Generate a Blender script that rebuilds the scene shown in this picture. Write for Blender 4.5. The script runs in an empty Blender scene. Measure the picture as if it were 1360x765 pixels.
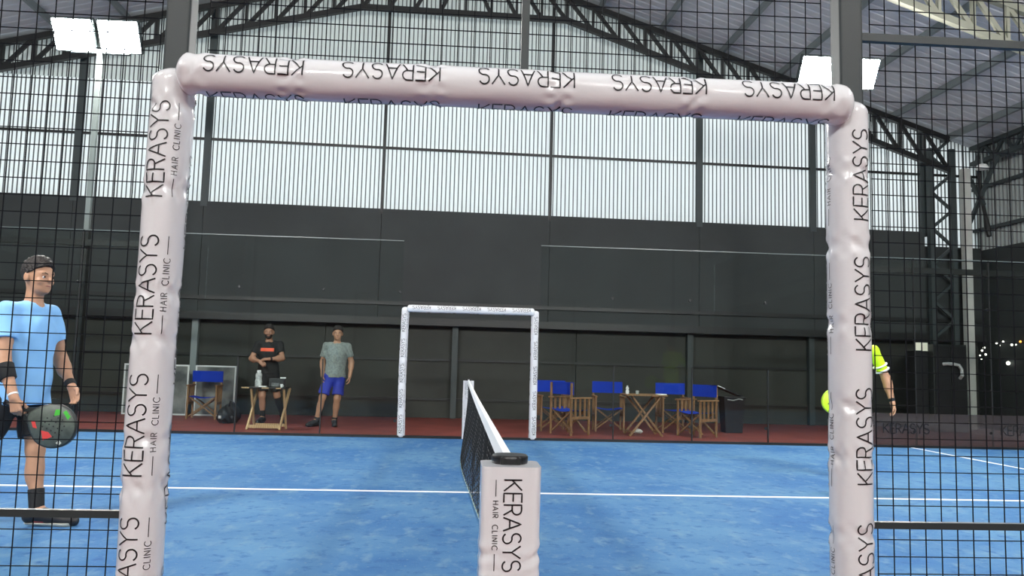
import bpy, math, random
import numpy as np
from mathutils import Vector, Matrix

random.seed(4)
SC = bpy.context.scene
COL = SC.collection
V = Vector

# ------------------------------------------------------------------ camera
CAM_LOC = (-0.1529, -2.2978, 1.1607)
YAW, PITCH, ROLL, FPX = 0.06322, 0.09330, 0.02556, 1064.1
cd = bpy.data.cameras.new('camera'); cam = bpy.data.objects.new('camera', cd); COL.objects.link(cam)
fw = V((math.sin(YAW)*math.cos(PITCH), math.cos(YAW)*math.cos(PITCH), math.sin(PITCH)))
rt = V((math.cos(YAW), -math.sin(YAW), 0)); up = rt.cross(fw)
r2 = rt*math.cos(ROLL) + up*math.sin(ROLL); u2 = up*math.cos(ROLL) - rt*math.sin(ROLL)
cam.matrix_world = Matrix(((r2.x, u2.x, -fw.x, CAM_LOC[0]), (r2.y, u2.y, -fw.y, CAM_LOC[1]), (r2.z, u2.z, -fw.z, CAM_LOC[2]), (0, 0, 0, 1)))
cd.sensor_width = 36.0; cd.lens = 36.0*FPX/1360.0; cd.clip_start = 0.02; cd.clip_end = 200
SC.camera = cam

# ------------------------------------------------------------------ sky and exposure
world = bpy.data.worlds.new('sky'); SC.world = world; world.use_nodes = True
bg = world.node_tree.nodes['Background']; bg.inputs[0].default_value = (0.86, 0.94, 1.0, 1); bg.inputs[1].default_value = 2.3
SC.view_settings.view_transform = 'Standard'; SC.view_settings.look = 'None'
SC.view_settings.exposure = 0.0; SC.view_settings.gamma = 1.0; SC.view_settings.use_curve_mapping = False
LAMP = 385.0          # radiance of the court floodlights (lamp builder below)

# ------------------------------------------------------------------ materials
MATS = {}
def _n(nt, typ, **kw):
    n = nt.nodes.new(typ)
    for k, v in kw.items(): setattr(n, k, v)
    return n
def mat(name, col, rough=0.6, metal=0.0, var=0.0, scale=8.0, col2=None, bump=0.0, bscale=40.0, spec=0.5, coat=0.0, emit=0.0):
    if name in MATS: return MATS[name]
    m = bpy.data.materials.new(name); m.use_nodes = True; nt = m.node_tree
    b = nt.nodes['Principled BSDF']
    b.inputs['Base Color'].default_value = (*col, 1); b.inputs['Roughness'].default_value = rough; b.inputs['Metallic'].default_value = metal
    b.inputs['Specular IOR Level'].default_value = spec; b.inputs['Coat Weight'].default_value = coat
    if emit:
        b.inputs['Emission Color'].default_value = (*col, 1); b.inputs['Emission Strength'].default_value = emit
    if var or bump or col2:
        tc = _n(nt, 'ShaderNodeTexCoord')
    if var or col2:
        no = _n(nt, 'ShaderNodeTexNoise'); no.inputs['Scale'].default_value = scale; no.inputs['Detail'].default_value = 5
        nt.links.new(tc.outputs['Object'], no.inputs['Vector'])
        mx = _n(nt, 'ShaderNodeMix', data_type='RGBA')
        c2 = col2 if col2 else tuple(c*(1-var) for c in col)
        mx.inputs[6].default_value = (*col, 1); mx.inputs[7].default_value = (*c2, 1)
        mr = _n(nt, 'ShaderNodeMapRange'); mr.inputs[1].default_value = 0.35; mr.inputs[2].default_value = 0.65
        nt.links.new(no.outputs['Fac'], mr.inputs[0]); nt.links.new(mr.outputs[0], mx.inputs[0])
        nt.links.new(mx.outputs[2], b.inputs['Base Color'])
    if bump:
        n2 = _n(nt, 'ShaderNodeTexNoise'); n2.inputs['Scale'].default_value = bscale; n2.inputs['Detail'].default_value = 4
        nt.links.new(tc.outputs['Object'], n2.inputs['Vector'])
        bp = _n(nt, 'ShaderNodeBump'); bp.inputs['Strength'].default_value = bump; bp.inputs['Distance'].default_value = 0.01
        nt.links.new(n2.outputs['Fac'], bp.inputs['Height']); nt.links.new(bp.outputs[0], b.inputs['Normal'])
    MATS[name] = m
    return m
def wood(name, c1, c2):
    if name in MATS: return MATS[name]
    m = mat(name, c1, 0.55); nt = m.node_tree; b = nt.nodes['Principled BSDF']
    tc = _n(nt, 'ShaderNodeTexCoord'); w = _n(nt, 'ShaderNodeTexWave'); w.inputs['Scale'].default_value = 9; w.inputs['Distortion'].default_value = 6; w.inputs['Detail'].default_value = 3
    mx = _n(nt, 'ShaderNodeMix', data_type='RGBA'); mx.inputs[6].default_value = (*c1, 1); mx.inputs[7].default_value = (*c2, 1)
    nt.links.new(tc.outputs['Object'], w.inputs['Vector']); nt.links.new(w.outputs['Fac'], mx.inputs[0]); nt.links.new(mx.outputs[2], b.inputs['Base Color'])
    return m
def see_through(name, tint, gloss=0.08, film=0.0, filmcol=(0.02, 0.02, 0.02)):
    """clear sheet: transparent + fresnel reflection (+ an optional diffuse film)"""
    if name in MATS: return MATS[name]
    m = bpy.data.materials.new(name); m.use_nodes = True; nt = m.node_tree; nt.nodes.remove(nt.nodes['Principled BSDF'])
    out = nt.nodes['Material Output']
    tr = _n(nt, 'ShaderNodeBsdfTransparent'); tr.inputs[0].default_value = (*tint, 1)
    gl = _n(nt, 'ShaderNodeBsdfGlossy'); gl.inputs['Roughness'].default_value = 0.01
    fr = _n(nt, 'ShaderNodeFresnel'); fr.inputs[0].default_value = 1.25
    mx = _n(nt, 'ShaderNodeMixShader'); nt.links.new(fr.outputs[0], mx.inputs[0]); nt.links.new(tr.outputs[0], mx.inputs[1]); nt.links.new(gl.outputs[0], mx.inputs[2])
    last = mx
    if film:
        df = _n(nt, 'ShaderNodeBsdfDiffuse'); df.inputs[0].default_value = (*filmcol, 1)
        m2 = _n(nt, 'ShaderNodeMixShader'); m2.inputs[0].default_value = film
        nt.links.new(mx.outputs[0], m2.inputs[1]); nt.links.new(df.outputs[0], m2.inputs[2]); last = m2
    nt.links.new(last.outputs[0], out.inputs[0]); MATS[name] = m
    return m
def translucent(name, col, mix=0.6):
    m = bpy.data.materials.new(name); m.use_nodes = True; nt = m.node_tree; nt.nodes.remove(nt.nodes['Principled BSDF'])
    out = nt.nodes['Material Output']
    df = _n(nt, 'ShaderNodeBsdfDiffuse'); df.inputs[0].default_value = (*col, 1)
    tl = _n(nt, 'ShaderNodeBsdfTranslucent'); tl.inputs[0].default_value = (*col, 1)
    mx = _n(nt, 'ShaderNodeMixShader'); mx.inputs[0].default_value = mix
    nt.links.new(df.outputs[0], mx.inputs[1]); nt.links.new(tl.outputs[0], mx.inputs[2]); nt.links.new(mx.outputs[0], out.inputs[0]); MATS[name] = m
    return m
def turf_material():
    m = mat('turf', (0.05, 0.19, 0.52), 0.85, spec=0.15); nt = m.node_tree; b = nt.nodes['Principled BSDF']
    tc = _n(nt, 'ShaderNodeTexCoord')
    def noise(scale, detail, stretch=(1, 1, 1), rough=0.55):
        mp = _n(nt, 'ShaderNodeMapping'); mp.inputs['Scale'].default_value = stretch
        nt.links.new(tc.outputs['Object'], mp.inputs['Vector'])
        n = _n(nt, 'ShaderNodeTexNoise'); n.inputs['Scale'].default_value = scale; n.inputs['Detail'].default_value = detail; n.inputs['Roughness'].default_value = rough
        nt.links.new(mp.outputs[0], n.inputs['Vector']); return n
    def ramp(src, lo, hi):
        mr = _n(nt, 'ShaderNodeMapRange'); mr.inputs[1].default_value = lo; mr.inputs[2].default_value = hi
        nt.links.new(src.outputs['Fac'], mr.inputs[0]); return mr
    def mixc(a, bcol, fac):
        mx = _n(nt, 'ShaderNodeMix', data_type='RGBA')
        if isinstance(a, tuple): mx.inputs[6].default_value = (*a, 1)
        else: nt.links.new(a.outputs[2], mx.inputs[6])
        mx.inputs[7].default_value = (*bcol, 1); nt.links.new(fac.outputs[0], mx.inputs[0]); return mx
    a = mixc((0.040, 0.132, 0.300), (0.084, 0.200, 0.345), ramp(noise(0.9, 6), 0.38, 0.62))
    a = mixc(a, (0.128, 0.238, 0.345), ramp(noise(5.0, 5, (1.6, 0.8, 1)), 0.54, 0.74))
    a = mixc(a, (0.027, 0.098, 0.255), ramp(noise(9, 6, (1, 1, 1), .65), 0.53, 0.70))
    a = mixc(a, (0.13, 0.22, 0.30), ramp(noise(34, 4), 0.60, 0.74))
    a = mixc(a, (0.42, 0.45, 0.47), ramp(noise(4.6, 8, (0.75, 1.3, 1), 0.66), 0.69, 0.76))
    nt.links.new(a.outputs[2], b.inputs['Base Color'])
    n2 = noise(260, 3); bp = _n(nt, 'ShaderNodeBump'); bp.inputs['Strength'].default_value = 0.4; bp.inputs['Distance'].default_value = 0.006
    nt.links.new(n2.outputs['Fac'], bp.inputs['Height']); nt.links.new(bp.outputs[0], b.inputs['Normal'])
    return m
TURF = turf_material()
LINE = mat('white_line_paint', (0.80, 0.82, 0.84), 0.8, var=0.12, scale=20)
REDN = mat('dulled_red_floor_paint', (0.20, 0.062, 0.062), 0.5, var=0.25, scale=2.5, bump=0.1)  # unseen near floor, its red dulled to weaken the pink bounce on the pads
RED = mat('red_floor_paint', (0.25, 0.055, 0.042), 0.5, var=0.25, scale=2.5, bump=0.1)
BLACKWALL = mat('charcoal_cladding', (0.030, 0.036, 0.036), 0.7, var=0.25, scale=0.8)
LOWWALL = mat('olive_charcoal_cladding', (0.034, 0.037, 0.031), 0.7, var=0.3, scale=1.2)
STEEL = mat('black_steel', (0.012, 0.013, 0.013), 0.45)
DKSTEEL = mat('dark_grey_steel', (0.038, 0.050, 0.051), 0.55)
NEARSTEEL = mat('painted_fence_steel', (0.022, 0.031, 0.033), 0.5)
GREYSTEEL = mat('grey_steel', (0.22, 0.25, 0.25), 0.5)
PALESTEEL = mat('pale_galvanised_steel', (0.15, 0.18, 0.17), 0.55)
ROOF = mat('grey_roof_sheet', (0.60, 0.61, 0.64), 0.6, var=0.08, scale=1.0)
SHEET_SIDE = mat('grey_wall_sheet', (0.50, 0.56, 0.54), 0.6)
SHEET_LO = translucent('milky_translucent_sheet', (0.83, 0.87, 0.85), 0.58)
SHEET_UP = translucent('dimmed_translucent_sheet', (0.62, 0.67, 0.64), 0.32)  # duller copy of the milky sheet: light fading up the wall painted in
RIB = mat('shaded_sheet_rib', (0.13, 0.14, 0.14), 0.6)  # shade lines of the corrugation put into the rib colour
VINYL = mat('white_glossy_vinyl', (0.74, 0.745, 0.765), 0.20, coat=0.4, bump=0.10, bscale=26)
INK = mat('black_print_ink', (0.012, 0.012, 0.014), 0.35)
GLASS = see_through('court_glass', (0.93, 0.96, 0.95))
FILM = see_through('smoky_film', (0.8, 0.8, 0.8), film=0.40, filmcol=(0.10, 0.085, 0.085))
GLASSEDGE = mat('glass_edge', (0.13, 0.16, 0.155), 0.3)
WOOD = wood('teak_wood', (0.30, 0.17, 0.075), (0.20, 0.105, 0.045))
PALEWOOD = wood('pale_wood', (0.55, 0.38, 0.20), (0.42, 0.27, 0.13))
BLUE = mat('royal_blue_canvas', (0.012, 0.045, 0.42), 0.85, var=0.12, scale=12, bump=0.2, bscale=300, spec=0.2)
BLACKPL = mat('black_plastic', (0.012, 0.012, 0.013), 0.35)
WHITEPL = mat('white_plastic', (0.78, 0.79, 0.78), 0.4)

# ------------------------------------------------------------------ mesh helpers
class MB:
    def __init__(s): s.v = []; s.f = []; s.mi = []
    def add(s, vs, fs, mi=0):
        o = len(s.v); s.v.extend([tuple(p) for p in vs]); s.f.extend([tuple(i+o for i in f) for f in fs]); s.mi.extend([mi]*len(fs)); return s
    def box(s, c, d, mi=0, M=None):
        x, y, z = d[0]/2, d[1]/2, d[2]/2; c = V(c)
        vs = [V((sx*x, sy*y, sz*z)) for sz in (-1, 1) for sy in (-1, 1) for sx in (-1, 1)]
        vs = [(M @ p if M else p) + c for p in vs]
        return s.add(vs, [(0, 2, 3, 1), (4, 5, 7, 6), (0, 1, 5, 4), (2, 6, 7, 3), (0, 4, 6, 2), (1, 3, 7, 5)], mi)
    def span(s, a, b, mi=0):
        return s.box([(a[i]+b[i])/2 for i in range(3)], [abs(b[i]-a[i]) for i in range(3)], mi)
    def rbox(s, c, d, r=0.01, n=3, mi=0, M=None):
        """box with rounded vertical edges and a softened rim"""
        x, y, z = d[0]/2, d[1]/2, d[2]/2; c = V(c); r = min(r, x*.95, y*.95); e = min(r*.5, z*.6)
        def ring(rr, zz, inset):
            o = []
            for q in range(4):
                cx = (x-r)*(1 if q in (0, 3) else -1); cy = (y-r)*(1 if q in (0, 1) else -1)
                for k in range(n+1):
                    a = math.pi/2*(q + k/n); o.append(V((cx+(r-inset)*math.cos(a), cy+(r-inset)*math.sin(a), zz)))
            return o
        rings = [ring(r, -z, e), ring(r, -z+e, 0), ring(r, z-e, 0), ring(r, z, e)]
        m = len(rings[0]); vs = [(M @ p if M else p)+c for g in rings for p in g]; fs = []
        for k in range(3):
            for i in range(m): j = (i+1) % m; fs.append((k*m+i, k*m+j, (k+1)*m+j, (k+1)*m+i))
        fs.append(tuple(range(m-1, -1, -1))); fs.append(tuple(3*m+i for i in range(m)))
        return s.add(vs, fs, mi)
    def bar(s, a, b, w, h, mi=0, upv=(0, 0, 1)):
        a, b = V(a), V(b); d = (b-a); L = d.length; d.normalize(); u = V(upv)
        if abs(d.dot(u)) > 0.98: u = V((0, 1, 0))
        sd = d.cross(u).normalized(); u = sd.cross(d)
        M = Matrix((sd, d, u)).transposed()
        return s.box((a+b)/2, (w, L, h), mi, M)
    def tube(s, pts, r, n=8, mi=0, caps=True):
        pts = [V(p) for p in pts]; rs = r if isinstance(r, (list, tuple)) else [r]*len(pts); o = len(s.v); prev = None
        for i, p in enumerate(pts):
            d = (pts[min(i+1, len(pts)-1)]-pts[max(i-1, 0)]).normalized()
            if prev is None: prev = d.orthogonal().normalized()
            prev = (prev - d*prev.dot(d)).normalized(); q = d.cross(prev)
            for k in range(n):
                a = 2*math.pi*k/n; s.v.append(tuple(p+(prev*math.cos(a)+q*math.sin(a))*rs[i]))
        for i in range(len(pts)-1):
            for k in range(n):
                k2 = (k+1) % n; s.f.append((o+i*n+k, o+i*n+k2, o+(i+1)*n+k2, o+(i+1)*n+k)); s.mi.append(mi)
        if caps:
            s.f.append(tuple(o+k for k in range(n-1, -1, -1))); s.f.append(tuple(o+(len(pts)-1)*n+k for k in range(n))); s.mi.extend([mi, mi])
        return s
    def lathe(s, prof, c, n=20, mi=0, M=None):
        c = V(c); o = len(s.v)
        for r, z in prof:
            for k in range(n):
                a = 2*math.pi*k/n; p = V((r*math.cos(a), r*math.sin(a), z)); s.v.append(tuple((M @ p if M else p)+c))
        for i in range(len(prof)-1):
            for k in range(n):
                k2 = (k+1) % n; s.f.append((o+i*n+k, o+i*n+k2, o+(i+1)*n+k2, o+(i+1)*n+k)); s.mi.append(mi)
        s.f.append(tuple(o+k for k in range(n-1, -1, -1))); s.f.append(tuple(o+(len(prof)-1)*n+k for k in range(n))); s.mi.extend([mi, mi])
        return s
    def build(s, name, m, parent=None, smooth=False):
        me = bpy.data.meshes.new(name); me.from_pydata(s.v, [], s.f); ms = m if isinstance(m, (list, tuple)) else [m]
        for k in ms: me.materials.append(k)
        if len(ms) > 1: me.polygons.foreach_set('material_index', s.mi)
        if smooth: me.polygons.foreach_set('use_smooth', [True]*len(me.polygons)); me.set_sharp_from_angle(angle=math.radians(42))
        me.update(); return link(name, me, parent)
def link(name, me, parent=None):
    o = bpy.data.objects.new(name, me); COL.objects.link(o)
    if parent is not None:
        o.parent = parent
        if me is not None and any(abs(c) > 1e-9 for c in parent.get('_at', (0, 0, 0))):
            o.matrix_parent_inverse = Matrix.Translation(-V(parent['_at']))
    return o
def tag(o, label=None, cat=None, group=None, kind=None):
    if label: o['label'] = label
    if cat: o['category'] = cat
    if group: o['group'] = group
    if kind: o['kind'] = kind
    return o
def thing(name, loc, label, cat, group=None, kind=None, world_coords=True):
    """Empty at the thing's base. Parts given in world coordinates unless world_coords is False (then in local ones)."""
    o = bpy.data.objects.new(name, None); COL.objects.link(o); o.location = loc; o.empty_display_size = 0.1
    if world_coords: o['_at'] = tuple(float(c) for c in loc)
    return tag(o, label, cat, group, kind)
def copy_tree(o, parent=None):
    c = o.copy(); COL.objects.link(c)
    if parent is not None: c.parent = parent
    for ch in o.children: copy_tree(ch, c)
    return c

# ------------------------------------------------------------------ the hall frame (its axes sit 1.7 degrees off the court's)
HA = 0.030; HC, HS = math.cos(HA), math.sin(HA)
def H(x, y, z):
    yy = y-14.3
    return (x*HC - yy*HS, 14.3 + x*HS + yy*HC, z)
HM = Matrix(((HC, -HS, 0), (HS, HC, 0), (0, 0, 1)))
XL, XR = -13.3, 11.3
def roof_z(x): return min(9.72-0.31*x, 9.85+0.26*x)
XA = -0.228
def hbox(mb, a, b, mi=0):
    c = H(*[(a[i]+b[i])/2 for i in range(3)]); mb.box(c, [abs(b[i]-a[i]) for i in range(3)], mi, HM); return mb

# floors
fl = MB(); fl.span((-10, 0, -0.05), (10, 10, 0)).build('floor', TURF); tag(bpy.data.objects['floor'], 'blue artificial turf court surface with sandy patches', None, kind='structure')
def struct(o, label, kind='structure'): return tag(o, label, None, kind=kind)
struct(MB().span((-14.5, 10, -0.09), (13, 16, -0.004)).build('floor_far_apron', RED), 'red painted floor strip behind the far glass')
struct(MB().span((-14.5, -17, -0.09), (13, 0, -0.004)).build('floor_near_apron', REDN), 'red painted floor outside the near fence')
struct(MB().span((-60, 16, -0.5), (60, 90, -0.10)).build('floor_outside', mat('outside_paving', (0.30, 0.30, 0.28), 0.8, var=0.2)), 'pale paving outside the hall')
struct(MB().span((-9.6, 4.975, 0.0), (9.6, 5.025, 0.004)).build('trim_1', LINE), 'white centre line along the blue court')
struct(MB().span((6.925, 0.02, 0.0), (6.975, 9.98, 0.004)).build('trim_2', LINE), 'white service line at the right end of the court')
struct(MB().span((-6.975, 0.02, 0.0), (-6.925, 9.98, 0.004)).build('trim_3', LINE), 'white service line at the left end of the court')
struct(MB().span((-10, 9.955, 0.0), (10, 10.03, 0.035)).build('trim_4', STEEL), 'black steel channel along the far edge of the turf')

# ------------------------------------------------------------------ end wall
WY = 14.3
wall = tag(bpy.data.objects.new('wall_back', None), 'end wall of the hall with charcoal cladding below pale ribbed sheets', None, kind='structure'); COL.objects.link(wall)
def ribbed(name, x0, x1, z0, ztop, m, parent, xf, pitch=0.087):
    """vertical ribbed sheet; each narrow rib stands 25 mm proud"""
    mb = MB(); n = max(1, int(round((x1-x0)/pitch))); p = (x1-x0)/n; prof = []
    for i in range(n):
        a = x0+i*p
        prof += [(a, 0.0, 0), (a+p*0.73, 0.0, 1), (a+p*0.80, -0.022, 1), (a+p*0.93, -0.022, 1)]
    prof.append((x1, 0.0, 0))
    for x, d, _ in prof: mb.v.append(xf(x, d, z0)); mb.v.append(xf(x, d, ztop(x)))
    for i in range(len(prof)-1):
        mb.f.append((2*i, 2*i+2, 2*i+3, 2*i+1)); mb.mi.append(prof[i][2])
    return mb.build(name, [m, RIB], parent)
MULL = [XL, -10.5, -7.95, -5.42, -1.85, 1.66, 4.9, 7.45, 10.0, XR]
ZB, ZM = 4.27, 6.75
for i in range(len(MULL)-1):
    zb = ZB if i < 8 else 3.95
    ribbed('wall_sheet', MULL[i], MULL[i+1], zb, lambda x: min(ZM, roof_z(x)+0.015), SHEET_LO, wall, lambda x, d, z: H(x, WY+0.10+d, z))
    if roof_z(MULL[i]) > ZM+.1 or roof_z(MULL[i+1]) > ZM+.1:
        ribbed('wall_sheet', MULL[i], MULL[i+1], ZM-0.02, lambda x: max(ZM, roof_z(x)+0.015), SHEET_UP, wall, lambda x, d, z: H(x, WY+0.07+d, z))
for i, x in enumerate(MULL[1:-1]):
    thick = i not in (3, 4)
    w = 0.135 if thick else 0.06
    hbox(MB(), (x-w/2, WY-0.06, ZB-0.1), (x+w/2, WY+0.03, roof_z(x)-0.1)).build('mullion', DKSTEEL if thick else STEEL, wall)
hbox(MB(), (XL, WY-0.02, 5.545), (XR, WY+0.02, 5.595)).build('girt', STEEL, wall)
for i in range(len(MULL)-1):
    zt = ZB if i < 8 else 3.95
    hbox(MB(), (MULL[i]+0.006, WY-0.05, 2.0), (MULL[i+1]-0.002, WY+0.05, zt)).build('cladding_panel', BLACKWALL, wall)
hbox(MB(), (XL, WY-0.16, 1.88), (XR, WY+0.05, 2.03)).build('beam', STEEL, wall)
hbox(MB(), (XL, WY-0.10, 2.28), (XR, WY-0.04, 2.36)).build('beam', STEEL, wall)
LP = [XL, -11.0, -8.6, -5.45, -2.9, -0.25, 2.3, 4.72, 7.4, XR]
for i in range(len(LP)-1):
    hbox(MB(), (LP[i]+0.006, WY+0.12, 0), (LP[i+1]-0.006, WY+0.2, 1.9)).build('cladding_panel', LOWWALL, wall)
hbox(MB(), (XL-.1, WY+0.22, 0), (XR+.1, WY+0.26, 3.93)).build('backing_sheet', BLACKWALL, wall)
hbox(MB(), (XL-.1, WY+0.22, 3.9), (10.06, WY+0.26, ZB-.02)).build('backing_sheet', BLACKWALL, wall)
for x in (-8.6, -5.45, -0.25, 4.72, 7.4):
    hbox(MB(), (x-0.06, WY-0.02, 0), (x+0.06, WY+0.1, 1.9)).build('post', GREYSTEEL if x == -5.45 else DKSTEEL, wall)
for z in (0.35, 1.16):
    hbox(MB(), (XL, WY+0.08, z), (XR, WY+0.12, z+0.05)).build('girt', STEEL, wall)

# side and rear walls
def side_wall(name, x, sgn, label):
    w = tag(bpy.data.objects.new(name, None), label, None, kind='structure'); COL.objects.link(w)
    y0, y1 = -16.5, 14.62
    hbox(MB(), (x, y0, 0), (x+sgn*0.08, y1, 3.9)).build('cladding_panel', BLACKWALL, w)
    ribbed('wall_sheet', y0, y1, 3.9, lambda y: roof_z(x)-.01, SHEET_SIDE, w, lambda y, d, z: H(x+sgn*(0.04+d), y, z), 0.12)
    for z in (4.32, 5.25): hbox(MB(), (x-sgn*0.07, y0, z), (x, y1, z+0.07)).build('girt', DKSTEEL, w)
    for y in (11.2, 8.1, 5.0): hbox(MB(), (x-sgn*0.09, y-0.05, 0), (x-sgn*0.0, y+0.05, 6.15)).build('post', DKSTEEL, w)
    return w
side_wall('wall_right', XR, 1, 'right side wall, black below and grey ribbed sheets above')
side_wall('wall_left', XL, -1, 'left side wall, black below and grey ribbed sheets above')
struct(hbox(MB(), (XL, -16.7, 0), (XR, -16.5, 9.7)).build('wall_front', mat('rear_wall_paint', (0.45, 0.46, 0.46), 0.7)), 'plain wall at the end of the hall behind the viewer')

# ------------------------------------------------------------------ roof: sheets ribbed down the slope, purlins, trusses
ceil = tag(bpy.data.objects.new('ceiling', None), 'pitched roof of grey ribbed sheets on steel purlins', None, kind='structure'); COL.objects.link(ceil)
def roof_slope(xe):
    mb = MB(); pitch = 0.21; y0, y1 = -16.6, 14.75; n = int((y1-y0)/pitch); prof = []
    for i in range(n):
        a = y0+i*pitch; prof += [(a, 0), (a+pitch*0.62, 0), (a+pitch*0.72, 0.016), (a+pitch*0.90, 0.016)]
    xs = [XA, xe*1.035]
    for y, d in prof:
        for x in xs: mb.v.append(H(x, y, roof_z(x)+0.02+d))
    for i in range(len(prof)-1): mb.f.append((2*i, 2*i+1, 2*i+3, 2*i+2) if xe > 0 else (2*i, 2*i+2, 2*i+3, 2*i+1)); mb.mi.append(0)
    return mb.build('roof_sheet', ROOF, ceil)
roof_slope(XR); roof_slope(XL)
for x in (XA, 1.33, 2.65, 3.98, 5.33, 6.65, 7.93, 9.24, 10.55):
    for sg in ((1, -1) if x > 0 else (1,)):
        xx = x if sg > 0 else 2*XA-x; z = roof_z(xx)
        mb = MB()
        mb.box(H(xx, -0.9, z-0.045), (0.065, 31.0, 0.13), 0, HM)
        mb.build('purlin', GREYSTEEL, ceil)
def truss(y, name, label, m):
    t = tag(bpy.data.objects.new(name, None), label, None, kind='structure'); COL.objects.link(t)
    def bot(x):
        if x > 1.9: return 8.46-0.333*(x-1.9)
        if x < -2.4: return 8.46-0.250*(-2.4-x)
        return 8.46
    def top(x): return roof_z(x)-0.17
    xe0, xe1 = -12.9, 10.45
    def line(fn, xs, nm, w):
        pts = [H(x, y, fn(x)) for x in xs]
        for k in range(len(pts)-1): MB().bar(pts[k], pts[k+1], 0.10, w).build(nm, m, t)
    line(top, (xe0, XA, xe1), 'top_chord', 0.11); line(bot, (xe0, -2.4, 1.9, xe1), 'bottom_chord', 0.11)
    n = 18; R = [1.9+(xe1-1.9)*k/15 for k in range(16)]; L = [-2.4-(-xe0-2.4)*k/18 for k in range(19)]
    C = [-2.4+4.3*k/8 for k in range(9)]
    for seq, sg in ((R, 1), (L, -1)):
        for k in range(len(seq)-1):
            MB().bar(H(seq[k], y, top(seq[k])), H(seq[k+1], y, bot(seq[k+1])), 0.05, 0.075).build('diagonal', m, t)
            MB().bar(H(seq[k], y, top(seq[k])), H(seq[k], y, bot(seq[k])), 0.05, 0.08).build('web_post', m, t)
    for k in range(8):
        a, b = (C[k], C[k+1]) if C[k] > -0.3 else (C[k+1], C[k])
        MB().bar(H(a, y, top(a)), H(b, y, bot(b)), 0.05, 0.075).build('diagonal', m, t)
        if k: MB().bar(H(C[k], y, top(C[k])), H(C[k], y, bot(C[k])), 0.05, 0.08).build('web_post', m, t)
    return t
truss(14.02, 'roof_truss', 'dark steel roof truss against the end wall', STEEL)
truss(9.15, 'roof_truss', 'pale steel roof truss high above the court', mat('cream_steel', (0.27, 0.27, 0.21), 0.5))

# right-hand corner: laced column, white column, eave beam, braces
lc = tag(bpy.data.objects.new('laced_column', None), 'dark laced steel column in the right corner', None, kind='structure'); COL.objects.link(lc)
for x in (10.03, 10.53): hbox(MB(), (x-0.055, 14.0, 0), (x+0.055, 14.12, 6.1)).build('column_leg', DKSTEEL, lc)
z = 1.95; k = 0
while z < 6.0:
    a, b = (10.07, 10.5) if k % 2 == 0 else (10.5, 10.07)
    MB().bar(H(a, 14.06, z), H(b, 14.06, z+0.36), 0.05, 0.06).build('lacing_bar', DKSTEEL, lc); z += 0.40; k += 1
wc = tag(hbox(MB(), (10.70, 13.90, 0), (10.86, 14.04, 5.65)).build('white_column', mat('off_white_paint', (0.55, 0.56, 0.52), 0.6, var=0.15, scale=3)), 'off-white square column in the right corner', None, kind='structure')
eb = tag(bpy.data.objects.new('eave_beam', None), 'latticed steel eave beam along the right wall', None, kind='structure'); COL.objects.link(eb)
for z in (5.75, 6.10): hbox(MB(), (11.0, 3.0, z), (11.12, 14.1, z+0.09)).build('chord', DKSTEEL, eb)
y = 14.0; k = 0
while y > 4:
    z0, z1 = (5.80, 6.13) if k % 2 == 0 else (6.13, 5.80)
    MB().bar(H(11.06, y, z0), H(11.06, y-0.30, z1), 0.05, 0.07).build('lacing_bar', DKSTEEL, eb)
    y -= 0.30; k += 1
cb = tag(bpy.data.objects.new('knee_brace', None), 'crossed steel knee braces under the eave beam', None, kind='structure'); COL.objects.link(cb)
for a, b in (((11.0, 14.55, 5.62), (11.0, 14.0, 4.80)), ((11.0, 13.5, 5.78), (11.0, 14.6, 4.35))):
    MB().bar(a, b, 0.07, 0.07).build('brace', DKSTEEL, cb)
MB().tube([(11.05, 14.2, 5.6), (11.0, 14.1, 5.1), (11.02, 14.0, 4.6), (11.0, 13.9, 4.25), (11.0, 13.86, 4.1)], [0.05, 0.035, 0.04, 0.07, 0.05], 8).build('down_pipe', STEEL, cb, True)
lm = thing('dome_lamp', (10.95, 14.0, 5.6), 'small white dome lamp on top of the off-white column', 'lamp')
MB().lathe([(0.02, 0.10), (0.10, 0.06), (0.13, 0.0), (0.13, -0.03), (0.05, -0.05)], (10.95, 13.95, 5.6), 16).build('dome', mat('milk_glass', (0.85, 0.88, 0.85), 0.3), lm, True)
MB().tube([(10.95, 13.95, 5.68), (10.95, 13.97, 5.95)], 0.02, 8).build('stem', GREYSTEEL, lm)
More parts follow.
